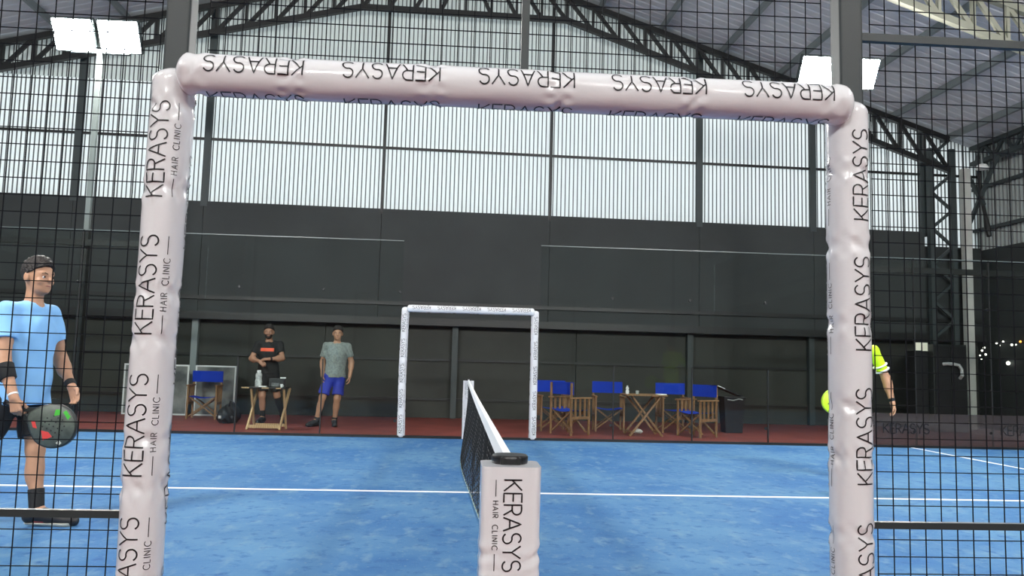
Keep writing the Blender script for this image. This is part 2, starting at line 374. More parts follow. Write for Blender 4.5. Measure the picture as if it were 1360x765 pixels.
# ------------------------------------------------------------------ lettering: stroke alphabet laid on curved vinyl
def arc(cx, cy, rx, ry, a0, a1, n=10):
    return [(cx+rx*math.cos(math.radians(a0+(a1-a0)*k/n)), cy+ry*math.sin(math.radians(a0+(a1-a0)*k/n))) for k in range(n+1)]
S_PATH = arc(.27, .75, .25, .25, 25, 180, 10)[:] + arc(.27, .74, .25, .24, 180, 262, 6)[1:] + arc(.29, .26, .26, .25, 82, 0, 6) + arc(.29, .26, .27, .26, 0, -155, 10)[1:]
GLYPH = {
 'K': (.60, [[(0, 0), (0, 1)], [(.56, 1), (0, .44)], [(.14, .58), (.60, 0)]]),
 'E': (.50, [[(.50, 1), (0, 1), (0, 0), (.50, 0)], [(0, .52), (.45, .52)]]),
 'R': (.55, [[(0, 0), (0, 1), (.27, 1)] + arc(.27, .74, .25, .26, 90, -90, 10)[1:] + [(0, .48)], [(.27, .48), (.55, 0)]]),
 'A': (.72, [[(0, 0), (.36, 1), (.72, 0)], [(.13, .36), (.59, .36)]]),
 'S': (.56, [S_PATH]),
 'Y': (.66, [[(0, 1), (.33, .5), (.66, 1)], [(.33, .5), (.33, 0)]]),
 'H': (.60, [[(0, 0), (0, 1)], [(.60, 0), (.60, 1)], [(0, .52), (.60, .52)]]),
 'I': (.0, [[(0, 0), (0, 1)]]),
 'C': (.72, [arc(.46, .5, .46, .5, 45, 315, 16)]),
 'L': (.46, [[(0, 1), (0, 0), (.46, 0)]]),
 'N': (.62, [[(0, 0), (0, 1), (.62, 0), (.62, 1)]]),
 ' ': (.55, []),
}
def word_paths(text, gap):
    x = 0; out = []
    for ch in text:
        w, ps = GLYPH[ch]
        for p in ps: out.append([(x+a, b) for a, b in p])
        x += w+gap
    return out, x-gap
def resample(p, step):
    o = [p[0]]
    for a, b in zip(p, p[1:]):
        L = math.dist(a, b); n = max(1, int(math.ceil(L/step)))
        for k in range(1, n+1): o.append((a[0]+(b[0]-a[0])*k/n, a[1]+(b[1]-a[1])*k/n))
    return o
def ribbons(mb, paths, width, surf, step=0.008, joint=True):
    """paths in metres on the flat sheet (u, v); surf(u, v, lift) -> point"""
    for p in paths:
        q = resample(p, step); m = len(q)
        if m < 2: continue
        o = len(mb.v)
        for i in range(m):
            a = q[max(i-1, 0)]; b = q[min(i+1, m-1)]; d = (b[0]-a[0], b[1]-a[1]); L = math.hypot(*d) or 1
            nx, ny = -d[1]/L*width/2, d[0]/L*width/2
            mb.v.append(tuple(surf(q[i][0]+nx, q[i][1]+ny, .0016))); mb.v.append(tuple(surf(q[i][0]-nx, q[i][1]-ny, .0016)))
        for i in range(m-1): mb.f.append((o+2*i, o+2*i+1, o+2*i+3, o+2*i+2)); mb.mi.append(0)
def sign_unit(parent, u0, v0, du, dv, length, surf, weight=1.0, tagline=True):
    """KERASYS with - HAIR CLINIC - under it. (u0,v0): start of the baseline; du: reading direction, dv: up direction of the letters (unit 2-vectors on the sheet)"""
    ps, w = word_paths('KERASYS', .13); s = length/w
    def M(p, k, ox, oy): return [(u0+du[0]*(x*k+ox)+dv[0]*(y*k+oy), v0+du[1]*(x*k+ox)+dv[1]*(y*k+oy)) for x, y in p]
    mb = MB(); ribbons(mb, [M(p, s, 0, 0) for p in ps], .0042*weight, surf); mb.build('printed_word', INK, parent)
    if tagline:
        mb = MB(); p2, w2 = word_paths('HAIR CLINIC', .38); k2 = s*0.30; L2 = w2*k2; oy = -s*0.60
        ribbons(mb, [M(p, k2, (length-L2)/2, oy) for p in p2], .0019*weight, surf, .006)
        bl = (length-L2)/2-.012
        ribbons(mb, [M([(0, 0), (bl, 0)], 1, 0, oy+k2*.5), M([(0, 0), (bl, 0)], 1, length-bl, oy+k2*.5)], .0022*weight, surf)
        mb.build('printed_tagline', INK, parent)
# ------------------------------------------------------------------ vinyl-covered foam tubes
def pad(parent, name, a, b, R, ref, seed, ties, rows, length=0.270, pitch=0.380, fine=1.0, weight=1.0, tagline=True, bend=None):
    """foam tube from a to b; ref = direction of angle 0. rows: (angle deg, start offset, flipped)"""
    a, b, ref = V(a), V(b), V(ref); ax = (b-a); L = ax.length; ax.normalize(); ref = (ref-ax*ref.dot(ax)).normalized(); sd = ax.cross(ref)
    rng = random.Random(seed); ph = [rng.uniform(0, 6.28) for _ in range(16)]
    TI = [(t, rng.uniform(0, 6.28), rng.choice((3, 4, 5))) for t in ties]
    def rad(th, t):
        r = R*(1+.012*math.sin(3.1*t/.4+ph[0]+th)+.010*math.sin(2*th+ph[1]+7*t)+.006*math.sin(5*th+ph[2]+19*t))
        for tt, p, m in TI:
            d = (t-tt)/.017
            if abs(d) < 3:
                g = math.exp(-d*d); r -= R*g*(.045+.09*max(0, math.sin(m*th+p+d))**2)
                r += R*.045*math.exp(-(abs(d)-1.5)**2*2)*math.sin(m*2*th+p*1.7)
        e = min(t, L-t)
        if e < .035: r *= math.sqrt(max(0.0, 1-((.035-e)/.035)**2*.75))
        return r
    def centre(t):
        c = a+ax*t
        if bend: c = c + V(bend)*math.sin(math.pi*t/L)
        return c
    def P(th, t, lift=0): return centre(t)+(ref*math.cos(th)+sd*math.sin(th))*(rad(th, t)+lift)
    nt, na = int(L/.0085*fine), int(72*fine); mb = MB()
    for i in range(nt+1):
        for k in range(na): mb.v.append(tuple(P(2*math.pi*k/na, L*i/nt)))
    for i in range(nt):
        for k in range(na): k2 = (k+1) % na; mb.f.append((i*na+k, i*na+k2, (i+1)*na+k2, (i+1)*na+k)); mb.mi.append(0)
    mb.f.append(tuple(range(na-1, -1, -1))); mb.f.append(tuple(nt*na+k for k in range(na))); mb.mi += [0, 0]
    o = mb.build(name, VINYL, parent, True)
    for deg, off, flip in rows:
        v0 = math.radians(deg)*R; surf = lambda u, v, lift: P(v/R, min(max(u, .002), L-.002), lift)
        t = off
        while t < L-.02:
            if t+length > -0.0 :
                sign_unit(o, t if not flip else t+length, v0, (1, 0) if not flip else (-1, 0), (0, -1) if not flip else (0, 1), length, surf, weight, tagline)
            t += pitch
    return o
def gate(y, sgn, label, fine, W=0.985, Hh=1.955):
    g = thing('padded_gate_frame', (0, y, 0), label, 'gate frame')
    yy = y
    # angle 0 points to the viewer's side (-Y) for the uprights; looking along the axis (up) positive angles turn to the right
    tl = [.11, .30, .52, .74, .98, 1.19, 1.42, 1.63, 1.80]; 
    pad(g, 'post_pad', (-W-.006, yy, 0.0), (-W-.006, yy, Hh+.016), .0595, (0, -1, 0), 3, [.16, .40, .545, .80, .93, 1.20, 1.33, 1.62, 1.86], [(12, .075, 0), (140, -.06, 0)], fine=fine, weight=1 if fine == 1 else 1.5, bend=(-.012, 0, 0))
    pad(g, 'post_pad', (W+.008, yy, 0.0), (W+.008, yy, Hh+.014), .0600, (0, -1, 0), 5, [.12, .31, .53, .70, .915, 1.06, 1.30, 1.53, 1.75], [(42, .084, 0), (-106, .07, 0)], fine=fine, weight=1 if fine == 1 else 1.5)
    # cross-bar: angle 0 = viewer's side, axis +X; positive angles turn up (ax x ref = X x -Y = -Z) -> negative angle = up
    pad(g, 'crossbar_pad', (-.965, yy-.050, 1.947), (.980, yy-.050, 1.947), .058, (0, -1, 0), 9, [.05, .32, .71, 1.07, 1.46, 1.87], [(-47, .082, 1), (122, .085, 0)], length=.271, pitch=.380, fine=fine, weight=1 if fine == 1 else 1.4)
    return g
gate(0.0, 1, 'large white padded frame around the near opening, printed KERASYS HAIR CLINIC', 1.0)
gate(10.0, 1, 'small distant white padded frame around the opening in the far glass', 0.5)

# ------------------------------------------------------------------ net posts in padded box covers, net
def post_cover(y, label, fine, cap=True):
    t = thing('net_post', (0, y, 0), label, 'net post', 'padded net posts')
    w, d, h, r = .082, .078, .872, .022; rng = random.Random(int(y)+2); ph = [rng.uniform(0, 6) for _ in range(8)]
    ring = []
    for q in range(4):
        cx = (w-r)*(1 if q in (0, 3) else -1); cy = (d-r)*(1 if q in (0, 1) else -1)
        for k in range(7): a = math.pi/2*(q+k/6); ring.append((cx+r*math.cos(a), cy+r*math.sin(a)))
    # densify the flat sides
    R2 = []
    for i in range(len(ring)):
        a, b = ring[i], ring[(i+1) % len(ring)]; n = max(1, int(math.dist(a, b)/(.009/fine)))
        for k in range(n): R2.append((a[0]+(b[0]-a[0])*k/n, a[1]+(b[1]-a[1])*k/n))
    def crease(x, z):
        s = 1+.008*math.sin(z*9+ph[0])
        for zz, p in ((.30, ph[1]), (.555, ph[2]), (.635, ph[3])):
            dd = (z-zz-.05*x*math.sin(p)-.012*math.sin(x*40+p))/.012; s -= .055*math.exp(-dd*dd)*(.45+.55*math.sin(x*28+p)); s += .03*math.exp(-(abs(dd)-1.8)**2)
        return s
    nz = int(110*fine); mb = MB(); m = len(R2)
    for i in range(nz+1):
        z = .005+h*i/nz
        for x, yv in R2: s = crease(x+yv, z); mb.v.append((x*s, y+yv*s, z))
    for i in range(nz):
        for k in range(m): k2 = (k+1) % m; mb.f.append((i*m+k, i*m+k2, (i+1)*m+k2, (i+1)*m+k)); mb.mi.append(0)
    mb.f.append(tuple(range(m-1, -1, -1))); mb.f.append(tuple(nz*m+k for k in range(m))); mb.mi += [0, 0]
    c = mb.build('post_cover', VINYL, t, True)
    surf = lambda u, v, lift: V((u, y-d*crease(u-d, v)-lift, v))
    for z0 in (.843, .463): sign_unit(c, -.020, z0, (0, -1), (1, 0), .242, surf, 1.0)
    MB().rbox((0, y, .45), (.06, .06, .9), .01).build('steel_post', STEEL, t)
    if cap:
        cp = MB().lathe([(.045, .872), (.050, .876), (.052, .884), (.052, .896), (.048, .901), (.0, .901)][:-1], (0, y+.02, 0), 28).build('post_cap', BLACKPL, t, True)
    return t
post_cover(0.0, 'near net post in a white padded box cover with black cap', 1.0)
post_cover(10.0, 'far net post in a small white padded cover at the back', 0.4)
nt = thing('tennis_net', (0, 5, 0), 'black court net with white top band running between the padded posts', 'net')
def net_x(y, z):
    a = -.10*math.sin(math.pi*min(1, max(0, (y-4.4)/5.6)))**1.2 if y > 4.4 else .05*math.sin(math.pi*min(1, max(0, (y-1.5)/2.9))) if y > 1.5 else 0
    return a*(1-z/.88)**1.0
def net_top(y): return .895-.018*math.sin(math.pi*y/10)
mb = MB(); ys = [.10+9.8*k/60 for k in range(61)]
for y_ in ys:
    zt = net_top(y_)
    for x, z in ((-.011, zt-.062), (-.011, zt-.004), (-.004, zt), (.004, zt), (.011, zt-.004), (.011, zt-.062)): mb.v.append((x, y_, z))
for i in range(60):
    for k in range(5): mb.f.append((i*6+k, i*6+k+1, i*6+k+7, i*6+k+6)); mb.mi.append(0)
mb.build('top_band', mat('white_net_tape', (0.78, 0.80, 0.80), 0.7), nt, True)
mb = MB(); w = .0026
NETM = mat('black_net_cord', (0.008, 0.010, 0.012), 0.8)
ny = 225
for i in range(ny+1):     # vertical cords
    y_ = .12+9.76*i/ny; zt = net_top(y_)-.055; pts = [(net_x(y_, zt*k/6)+.004*math.sin(i*1.7+k), y_, .012+(zt-.012)*k/6) for k in range(7)]
    mb.tube(pts, w, 4, caps=False)
for j in range(21):
    f = j/20; pts = []
    for k in range(90): y_ = .12+9.76*k/89; z = .012+(net_top(y_)-.067)*f; pts.append((net_x(y_, z)+.003*math.sin(k*.9+j), y_, z))
    mb.tube(pts, w, 4, caps=False)
o = mb.build('net_mesh', NETM, nt); o['kind'] = 'stuff'
MB().tube([(net_x(.12+9.76*k/89, .01), .12+9.76*k/89, .012) for k in range(90)], .006, 6).build('bottom_cord', mat('pale_green_cord', (0.25, 0.33, 0.28), 0.7), nt, True)
MB().span((-.006, 5.2, .02), (.006, 5.25, .84)).build('centre_strap', mat('navy_strap', (0.02, 0.03, 0.10), 0.7), nt)

# ------------------------------------------------------------------ near fence: welded mesh, posts and rails
WIRE = mat('black_fence_wire', (0.005, 0.006, 0.009), 0.75, spec=0.15)
def mesh_panel(parent, xs, zs, y):
    mb = MB(); r = .00125; x0, x1, z0, z1 = min(xs), max(xs), min(zs), max(zs)
    for x in xs: mb.bar((x, y, z0), (x, y, z1), 2*r, 2*r, upv=(0, 1, 0))
    for z in zs: mb.bar((x0, y+.004, z), (x1, y+.004, z), 2*r, 2*r)
    return mb.build('wire_mesh', WIRE, parent)
zs_side = [.58+.0485*k for k in range(-11, 50) if not 0.705 < .58+.0485*k < .74]
fl_ = thing('mesh_fence', (-2.0, 0, 0), 'black welded mesh fence left of the near white frame', 'fence')
mesh_panel(fl_, [-1.045-.0499*k for k in range(0, 40)], zs_side, .01)
MB().span((-3.0, -.012, .714), (-1.02, .008, .734)).build('rail', NEARSTEEL, fl_); MB().span((-3.0, -.012, 2.186), (-1.02, .008, 2.210)).build('rail', NEARSTEEL, fl_); MB().span((-3.0, -.012, 2.97), (-1.02, .008, 3.0)).build('rail', NEARSTEEL, fl_)
MB().span((-3.07, -.03, 0), (-3.0, .04, 3.0)).build('post', NEARSTEEL, fl_)
MB().rbox((-.990, .015, 1.75), (.070, .070, 3.5), .008).build('post', NEARSTEEL, fl_)
fr_ = thing('mesh_fence', (2.0, 0, 0), 'black welded mesh fence right of the near white frame', 'fence')
mesh_panel(fr_, [1.124-.0482+.0482*k for k in range(0, 40)], zs_side, .01)
MB().span((1.03, -.012, .712), (2.98, .008, .731)).build('rail', NEARSTEEL, fr_); MB().span((1.03, -.012, 2.166), (2.98, .008, 2.190)).build('rail', NEARSTEEL, fr_); MB().span((1.03, -.012, 2.97), (2.98, .008, 3.0)).build('rail', NEARSTEEL, fr_)
MB().span((2.98, -.03, 0), (3.05, .04, 3.0)).build('post', NEARSTEEL, fr_)
MB().rbox((1.004, .015, 1.75), (.072, .070, 3.5), .008).build('post', NEARSTEEL, fr_)
fo = thing('mesh_fence', (0, 0, 1.99), 'black welded mesh panel above the near white crossbar', 'fence')
mesh_panel(fo, [-.717-.0482*4+.0482*k for k in range(0, 39)], [2.045-.0485+.0485*k for k in range(0, 21)], .01)
MB().span((.001, -.012, 2.0), (.024, .008, 3.0)).build('middle_bar', NEARSTEEL, fo)
MB().span((-.955, -.012, 1.965), (.968, .008, 1.99)).build('rail', NEARSTEEL, fo); MB().span((-.955, -.012, 2.97), (.968, .008, 3.0)).build('rail', NEARSTEEL, fo)

# ------------------------------------------------------------------ far side: glass sheets, steel posts and rails
edges = [-9.6, -8.3, -7.05, -5.83, -4.70, -3.456, -2.204, -1.05]
edgesR = [1.06, 2.231, 3.46, 4.664, 5.83, 7.05, 8.3, 9.6]
def glass(x0, x1, label):
    t = thing('glass_panel', ((x0+x1)/2, 10.0, 0), label, 'glass panel', 'glass sheets along the far side of the court')
    MB().span((x0+.006, 9.994, .035), (x1-.006, 10.006, 2.985)).build('pane', GLASS, t)
    MB().span((x0+.006, 9.993, 2.985), (x1-.006, 10.007, 2.997)).build('edge_strip', GLASSEDGE, t)
    MB().span((x1-.008, 9.988, .0), (x1+.008, 10.02, 1.15 if -4.6 < x1 < 5 else 2.99)).build('seam_post', STEEL, t)
    for z in (.25, 2.2): MB().lathe([(.02, -.012), (.024, -.008), (.024, .008), (.02, .012)], (x1-.04, 9.99, z), 12, M=Matrix.Rotation(math.pi/2, 3, 'X')).build('clamp', STEEL, t, True)
    return t
nm = ['behind the far left corner', 'behind the blue-shirted player', 'beside the far left lamp pole', 'left of the blue folding chair', 'over the lone blue chair', 'in front of the man in black', 'in front of the man in grey']
for k in range(7): glass(edges[k], edges[k+1], 'clear far-side glass sheet '+nm[k])
nr = ['just right of the small white frame', 'in front of the wooden folding table', 'in front of the black bin', 'behind the neon paddle', 'in front of the black cabinet', 'in front of the white column', 'at the far right end']
for k in range(7): glass(edgesR[k], edgesR[k+1], 'clear far-side glass sheet '+nr[k])
def far_rail(x0, x1, label):
    t = thing('steel_railing', ((x0+x1)/2, 10.06, 0), label, 'railing')
    MB().span((x0, 10.04, 2.76), (x1, 10.10, 2.85)).build('rail', STEEL, t)
    for x in (x0+.03, x1-.03): MB().span((x-.03, 10.04, 0), (x+.03, 10.1, 2.76)).build('post', STEEL, t)
far_rail(-9.7, -4.72, 'black steel rail behind the far glass on the left'); far_rail(5.95, 9.7, 'black steel rail behind the far glass on the right')
fb = thing('film_strip', (7.8, 9.97, 0), 'smoky film strip with dark KERASYS lettering low on the far right glass', 'banner')
MB().span((6.0, 9.978, .03), (9.6, 9.984, .53)).build('film', FILM, fb)
sf = lambda u, v, lift: V((u, 9.976-lift, v))
sign_unit(fb, 6.50, .22, (1, 0), (0, 1), .74, sf, 4.0, False); sign_unit(fb, 8.42, .22, (1, 0), (0, 1), .74, sf, 4.0, False)

# ------------------------------------------------------------------ floodlight poles
LENS = mat('floodlight_lens', (1.0, 0.98, 0.94), 0.3, emit=LAMP)
def lamp_pole(x, y, face, tilt, label, heads=(-.34, .34), base=3.0, w=.58, h=.46):
    """face = +1: heads shine towards +Y, -1: towards -Y; tilt = degrees below the horizontal"""
    t = thing('light_pole', (x, y, 0), label, 'light pole', 'court floodlight poles')
    MB().rbox((x, y, base/2), (.10, .10, base), .01).build('lower_post', STEEL, t)
    MB().rbox((x, y, (base+6.1)/2), (.075, .075, 6.1-base), .01).build('pole', PALESTEEL, t)
    MB().span((x-.45, y-.03, 5.78), (x+.45, y+.03, 5.84)).build('cross_arm', DKSTEEL, t)
    for dx in heads:
        yaw = 0.0
        M = Matrix.Rotation(math.radians(tilt)*(-face), 3, 'X') if face > 0 else Matrix.Rotation(math.radians(tilt), 3, 'X')
        c = V((x+dx, y+face*.12, 6.03))
        hd = MB().rbox(c, (w+.05, .10, h+.05), .02, M=M).build('floodlight', DKSTEEL, t)
        q = M @ V((0, face*.053, 0)); MB().box(c+q, (w, .008, h), 0, M).build('lens', LENS, hd)
        MB().bar((x+dx, y, 5.81), c-M @ V((0, face*.06, 0)), .05, .03).build('bracket', DKSTEEL, t)
    return t
lamp_pole(-5.87, 10.17, -1, 32, 'tall floodlight pole with two glaring lamps at the far left')
lamp_pole(5.87, 10.17, -1, 32, 'tall floodlight pole with two glaring lamps at the far right')
lamp_pole(-5.87, -0.12, 1, 30, 'floodlight pole on the near side, left of the view')
lamp_pole(5.87, -0.12, 1, 30, 'floodlight pole on the near side, right of the view')
def hung_flood(x, y, z, label):
    """hall floodlight hung from a purlin above the next court, shining this way"""
    t = thing('hanging_floodlight', (x, y, z), label, 'floodlight', 'floodlights hung over the next court')
    M = Matrix.Rotation(math.radians(-38), 3, 'X'); c = V((x, y, z))
    hd = MB().rbox(c, (.61, .12, .51), .02, M=M).build('floodlight', DKSTEEL, t)
    MB().box(c+M @ V((0, .062, 0)), (.56, .008, .46), 0, M).build('lens', LENS, hd)
    MB().span((x-.02, y-.08, z), (x+.02, y-.04, roof_z(x)-.02)).build('hanger', STEEL, t)
for x in (-6.6, -2.65, 2.65, 6.65): hung_flood(x, -8.2, 6.9, 'floodlight hung from the roof over the next court, behind the viewer')
# ------------------------------------------------------------------ people: signed-distance bodies turned into one continuous surface each
def npv(p): return np.array(p, dtype=np.float64)
def rc(a, b, ra, rb):
    a, b = npv(a), npv(b); ab = b-a; L2 = float(ab@ab) or 1e-9
    def f(P):
        q = P-a; t = np.clip((q@ab)/L2, 0, 1); return np.linalg.norm(q-t[:, None]*ab, axis=1)-(ra+(rb-ra)*t)
    return f
def capped(a, b, ra, rb, sq=None):
    """tapered cylinder cut flat at b"""
    a, b = npv(a), npv(b); ab = b-a; L = np.linalg.norm(ab); d = ab/L
    def f(P):
        q = P-a; s = q@d; t = np.clip(s/L, 0, 1.2); return np.maximum(np.linalg.norm(q-(np.clip(s, 0, None))[:, None]*d, axis=1)-(ra+(rb-ra)*t), s-L)
    return f
def ell(c, r, R=None):
    c, r = npv(c), npv(r); R = np.eye(3) if R is None else npv(R)
    def f(P):
        q = (P-c)@R.T; k0 = np.linalg.norm(q/r, axis=1); k1 = np.linalg.norm(q/(r*r), axis=1)+1e-9; return k0*(k0-1)/k1
    return f
def ecyl(a, b, ra, rb, R, flat):
    """tapered capsule with a flattened section (flat = depth / width) in the frame R"""
    a, b, R = npv(a), npv(b), npv(R); S = np.array((1, 1/flat, 1)); b2 = ((b-a)@R.T)*S; L2 = float(b2@b2)
    def f(P):
        q = ((P-a)@R.T)*S; t = np.clip((q@b2)/L2, 0, 1); return (np.linalg.norm(q-t[:, None]*b2, axis=1)-(ra+(rb-ra)*t))*(.5+.5*flat)
    return f
def smin(fs, k):
    def f(P):
        d = fs[0](P)
        for g in fs[1:]:
            e = g(P); h = np.clip(.5+.5*(e-d)/k, 0, 1); d = e*(1-h)+d*h-k*h*(1-h)
        return d
    return f
def half(n, c):
    n, c = npv(n), npv(c); n = n/np.linalg.norm(n)
    return lambda P: (P-c)@n
def inter(*fs): return lambda P: np.maximum.reduce([f(P) for f in fs])
def sub(f, g): return lambda P: np.maximum(f(P), -g(P))
def off(f, d): return lambda P: f(P)-d
def wrinkle(f, amp, fr, seed=0):
    s = np.random.RandomState(seed).uniform(0, 6, 6)
    return lambda P: f(P)+amp*(np.sin(P[:, 2]*fr+s[0]+3*np.sin(P[:, 0]*fr*.6+s[1]))*np.sin(P[:, 0]*fr*.8+s[2]+P[:, 1]*fr*.7)+.5*np.sin(P[:, 0]*fr*2.1+P[:, 2]*fr*1.3+s[3]))
def surface(f, lo, hi, h, name, m, parent=None):
    lo, hi = npv(lo)-4*h, npv(hi)+4*h; K = 4; n = np.ceil((hi-lo)/(h*K)).astype(int)
    g = [lo[i]+h*K*(np.arange(n[i])+.5)-h*.5 for i in range(3)]
    X = np.stack(np.meshgrid(*g, indexing='ij'), -1).reshape(-1, 3)
    d = f(X).reshape(n); act = np.argwhere(np.abs(d) < h*K*1.7)
    vol = np.repeat(np.repeat(np.repeat(d.astype(np.float32), K, 0), K, 1), K, 2)
    oo = np.stack(np.meshgrid(*[np.arange(K)]*3, indexing='ij'), -1).reshape(-1, 3)
    idx = (act[:, None, :]*K+oo[None]).reshape(-1, 3)
    val = np.empty(len(idx), np.float32)
    for s in range(0, len(idx), 400000): val[s:s+400000] = f(lo+idx[s:s+400000]*h)
    vol[idx[:, 0], idx[:, 1], idx[:, 2]] = val
    ins = vol < 0; cnt = np.zeros(np.array(vol.shape)-1, np.int8)
    sl = lambda o: tuple(slice(o[i], vol.shape[i]-1+o[i]) for i in range(3))
    C8 = [(a, b, c) for a in (0, 1) for b in (0, 1) for c in (0, 1)]
    for o in C8: cnt += ins[sl(o)]
    cells = np.argwhere((cnt > 0) & (cnt < 8)); cid = np.full(cnt.shape, -1, np.int32); cid[tuple(cells.T)] = np.arange(len(cells))
    acc = np.zeros((len(cells), 3)); num = np.zeros(len(cells))
    for a in C8:
        for ax in range(3):
            if a[ax]: continue
            b = list(a); b[ax] = 1
            va = vol[tuple((cells+a).T)]; vb = vol[tuple((cells+b).T)]; mk = (va < 0) != (vb < 0)
            t = np.where(mk, va/(va-vb+1e-12), 0); p = np.repeat(npv(a)[None], len(cells), 0); p[:, ax] += t
            acc += p*mk[:, None]; num += mk
    vs = lo+(cells+acc/num[:, None])*h
    faces = []
    for ax in range(3):
        o1 = [0, 0, 0]; o1[ax] = 1; u, w = (ax+1) % 3, (ax+2) % 3
        A = ins[tuple(slice(0, vol.shape[i]-o1[i]) for i in range(3))]; B = ins[tuple(slice(o1[i], None) for i in range(3))]
        e = np.argwhere(A != B); e = e[(e[:, u] > 0) & (e[:, w] > 0)]; e = e[np.all(e < np.array(cnt.shape), axis=1)]
        q = []
        for du, dw in ((0, 0), (1, 0), (1, 1), (0, 1)):
            c = e.copy(); c[:, u] -= du; c[:, w] -= dw; q.append(cid[tuple(c.T)])
        q = np.stack(q, 1); flip = ~A[tuple(e.T)]; q[flip] = q[flip][:, ::-1]; faces.append(q[np.all(q >= 0, axis=1)])
    fa = np.concatenate(faces)
    me = bpy.data.meshes.new(name); me.from_pydata(vs.tolist(), [], fa.tolist()); me.materials.append(m)
    me.polygons.foreach_set('use_smooth', [True]*len(me.polygons)); me.update()
    return link(name, me, parent)
def frame(fwd, upv=(0, 0, 1)):
    y = npv(fwd); y = y/np.linalg.norm(y); z = npv(upv); x = np.cross(y, z); x /= np.linalg.norm(x); z = np.cross(x, y); return np.stack([x, y, z])    # rows: right, forward, up
def hand_prims(w, d, n, thumb, curl, sc=1.0, spread=0.0):
    """w wrist, d towards the knuckles, n palm normal (fingers curl to it), thumb = side of the thumb"""
    w, d, n = npv(w), npv(d), npv(n); d /= np.linalg.norm(d); n = n-d*(n@d); n /= np.linalg.norm(n); s = npv(thumb); s = s-d*(s@d)-n*(s@n); s /= np.linalg.norm(s)
    ps = []; offs = (.030, .0105, -.0095, -.028); lens = (.068, .077, .071, .056)
    for i in range(4):
        k = w+(d*(.088-.004*abs(i-1.2))+s*offs[i])*sc; ps.append(rc(w+(d*.008+s*offs[i]*.55)*sc, k, .0165*sc, .0115*sc))
        a = k; ang = 0; c = curl*(1+.08*i); rr = .0092
        for j, fr in enumerate((.45, .31, .24)):
            ang += c*(.75, 1.0, .8)[j]; dr = d*math.cos(ang)+n*math.sin(ang)+s*(1.5-i)*spread; dr /= np.linalg.norm(dr)
            b = a+dr*lens[i]*fr*sc; ps.append(rc(a, b, rr*sc, (rr-.0009)*sc)); a = b; rr -= .0009
    t0 = w+(d*.022+s*.022)*sc; t1 = w+(d*.052+s*.047+n*.016)*sc; t2 = t1+(d*.026+s*.012*(1-curl)+n*(.008+.018*curl))*sc; t3 = t2+(d*.022+n*(.004+.016*curl)-s*.006*curl)*sc
    ps += [rc(t0, t1, .0165*sc, .012*sc), rc(t1, t2, .0115*sc, .010*sc), rc(t2, t3, .010*sc, .0085*sc)]
    return ps
SKIN1 = mat('tan_skin', (0.46, 0.25, 0.15), 0.5, var=0.12, scale=14)
SKIN2 = mat('warm_skin', (0.40, 0.205, 0.125), 0.5, var=0.12, scale=14)
HAIR = mat('dark_brown_hair', (0.014, 0.010, 0.008), 0.6, bump=0.8, bscale=120)
EYEW = mat('eye_white', (0.65, 0.63, 0.6), 0.2); IRIS = mat('eye_iris', (0.03, 0.018, 0.012), 0.15); LIP = mat('lip_skin', (0.30, 0.11, 0.085), 0.45)
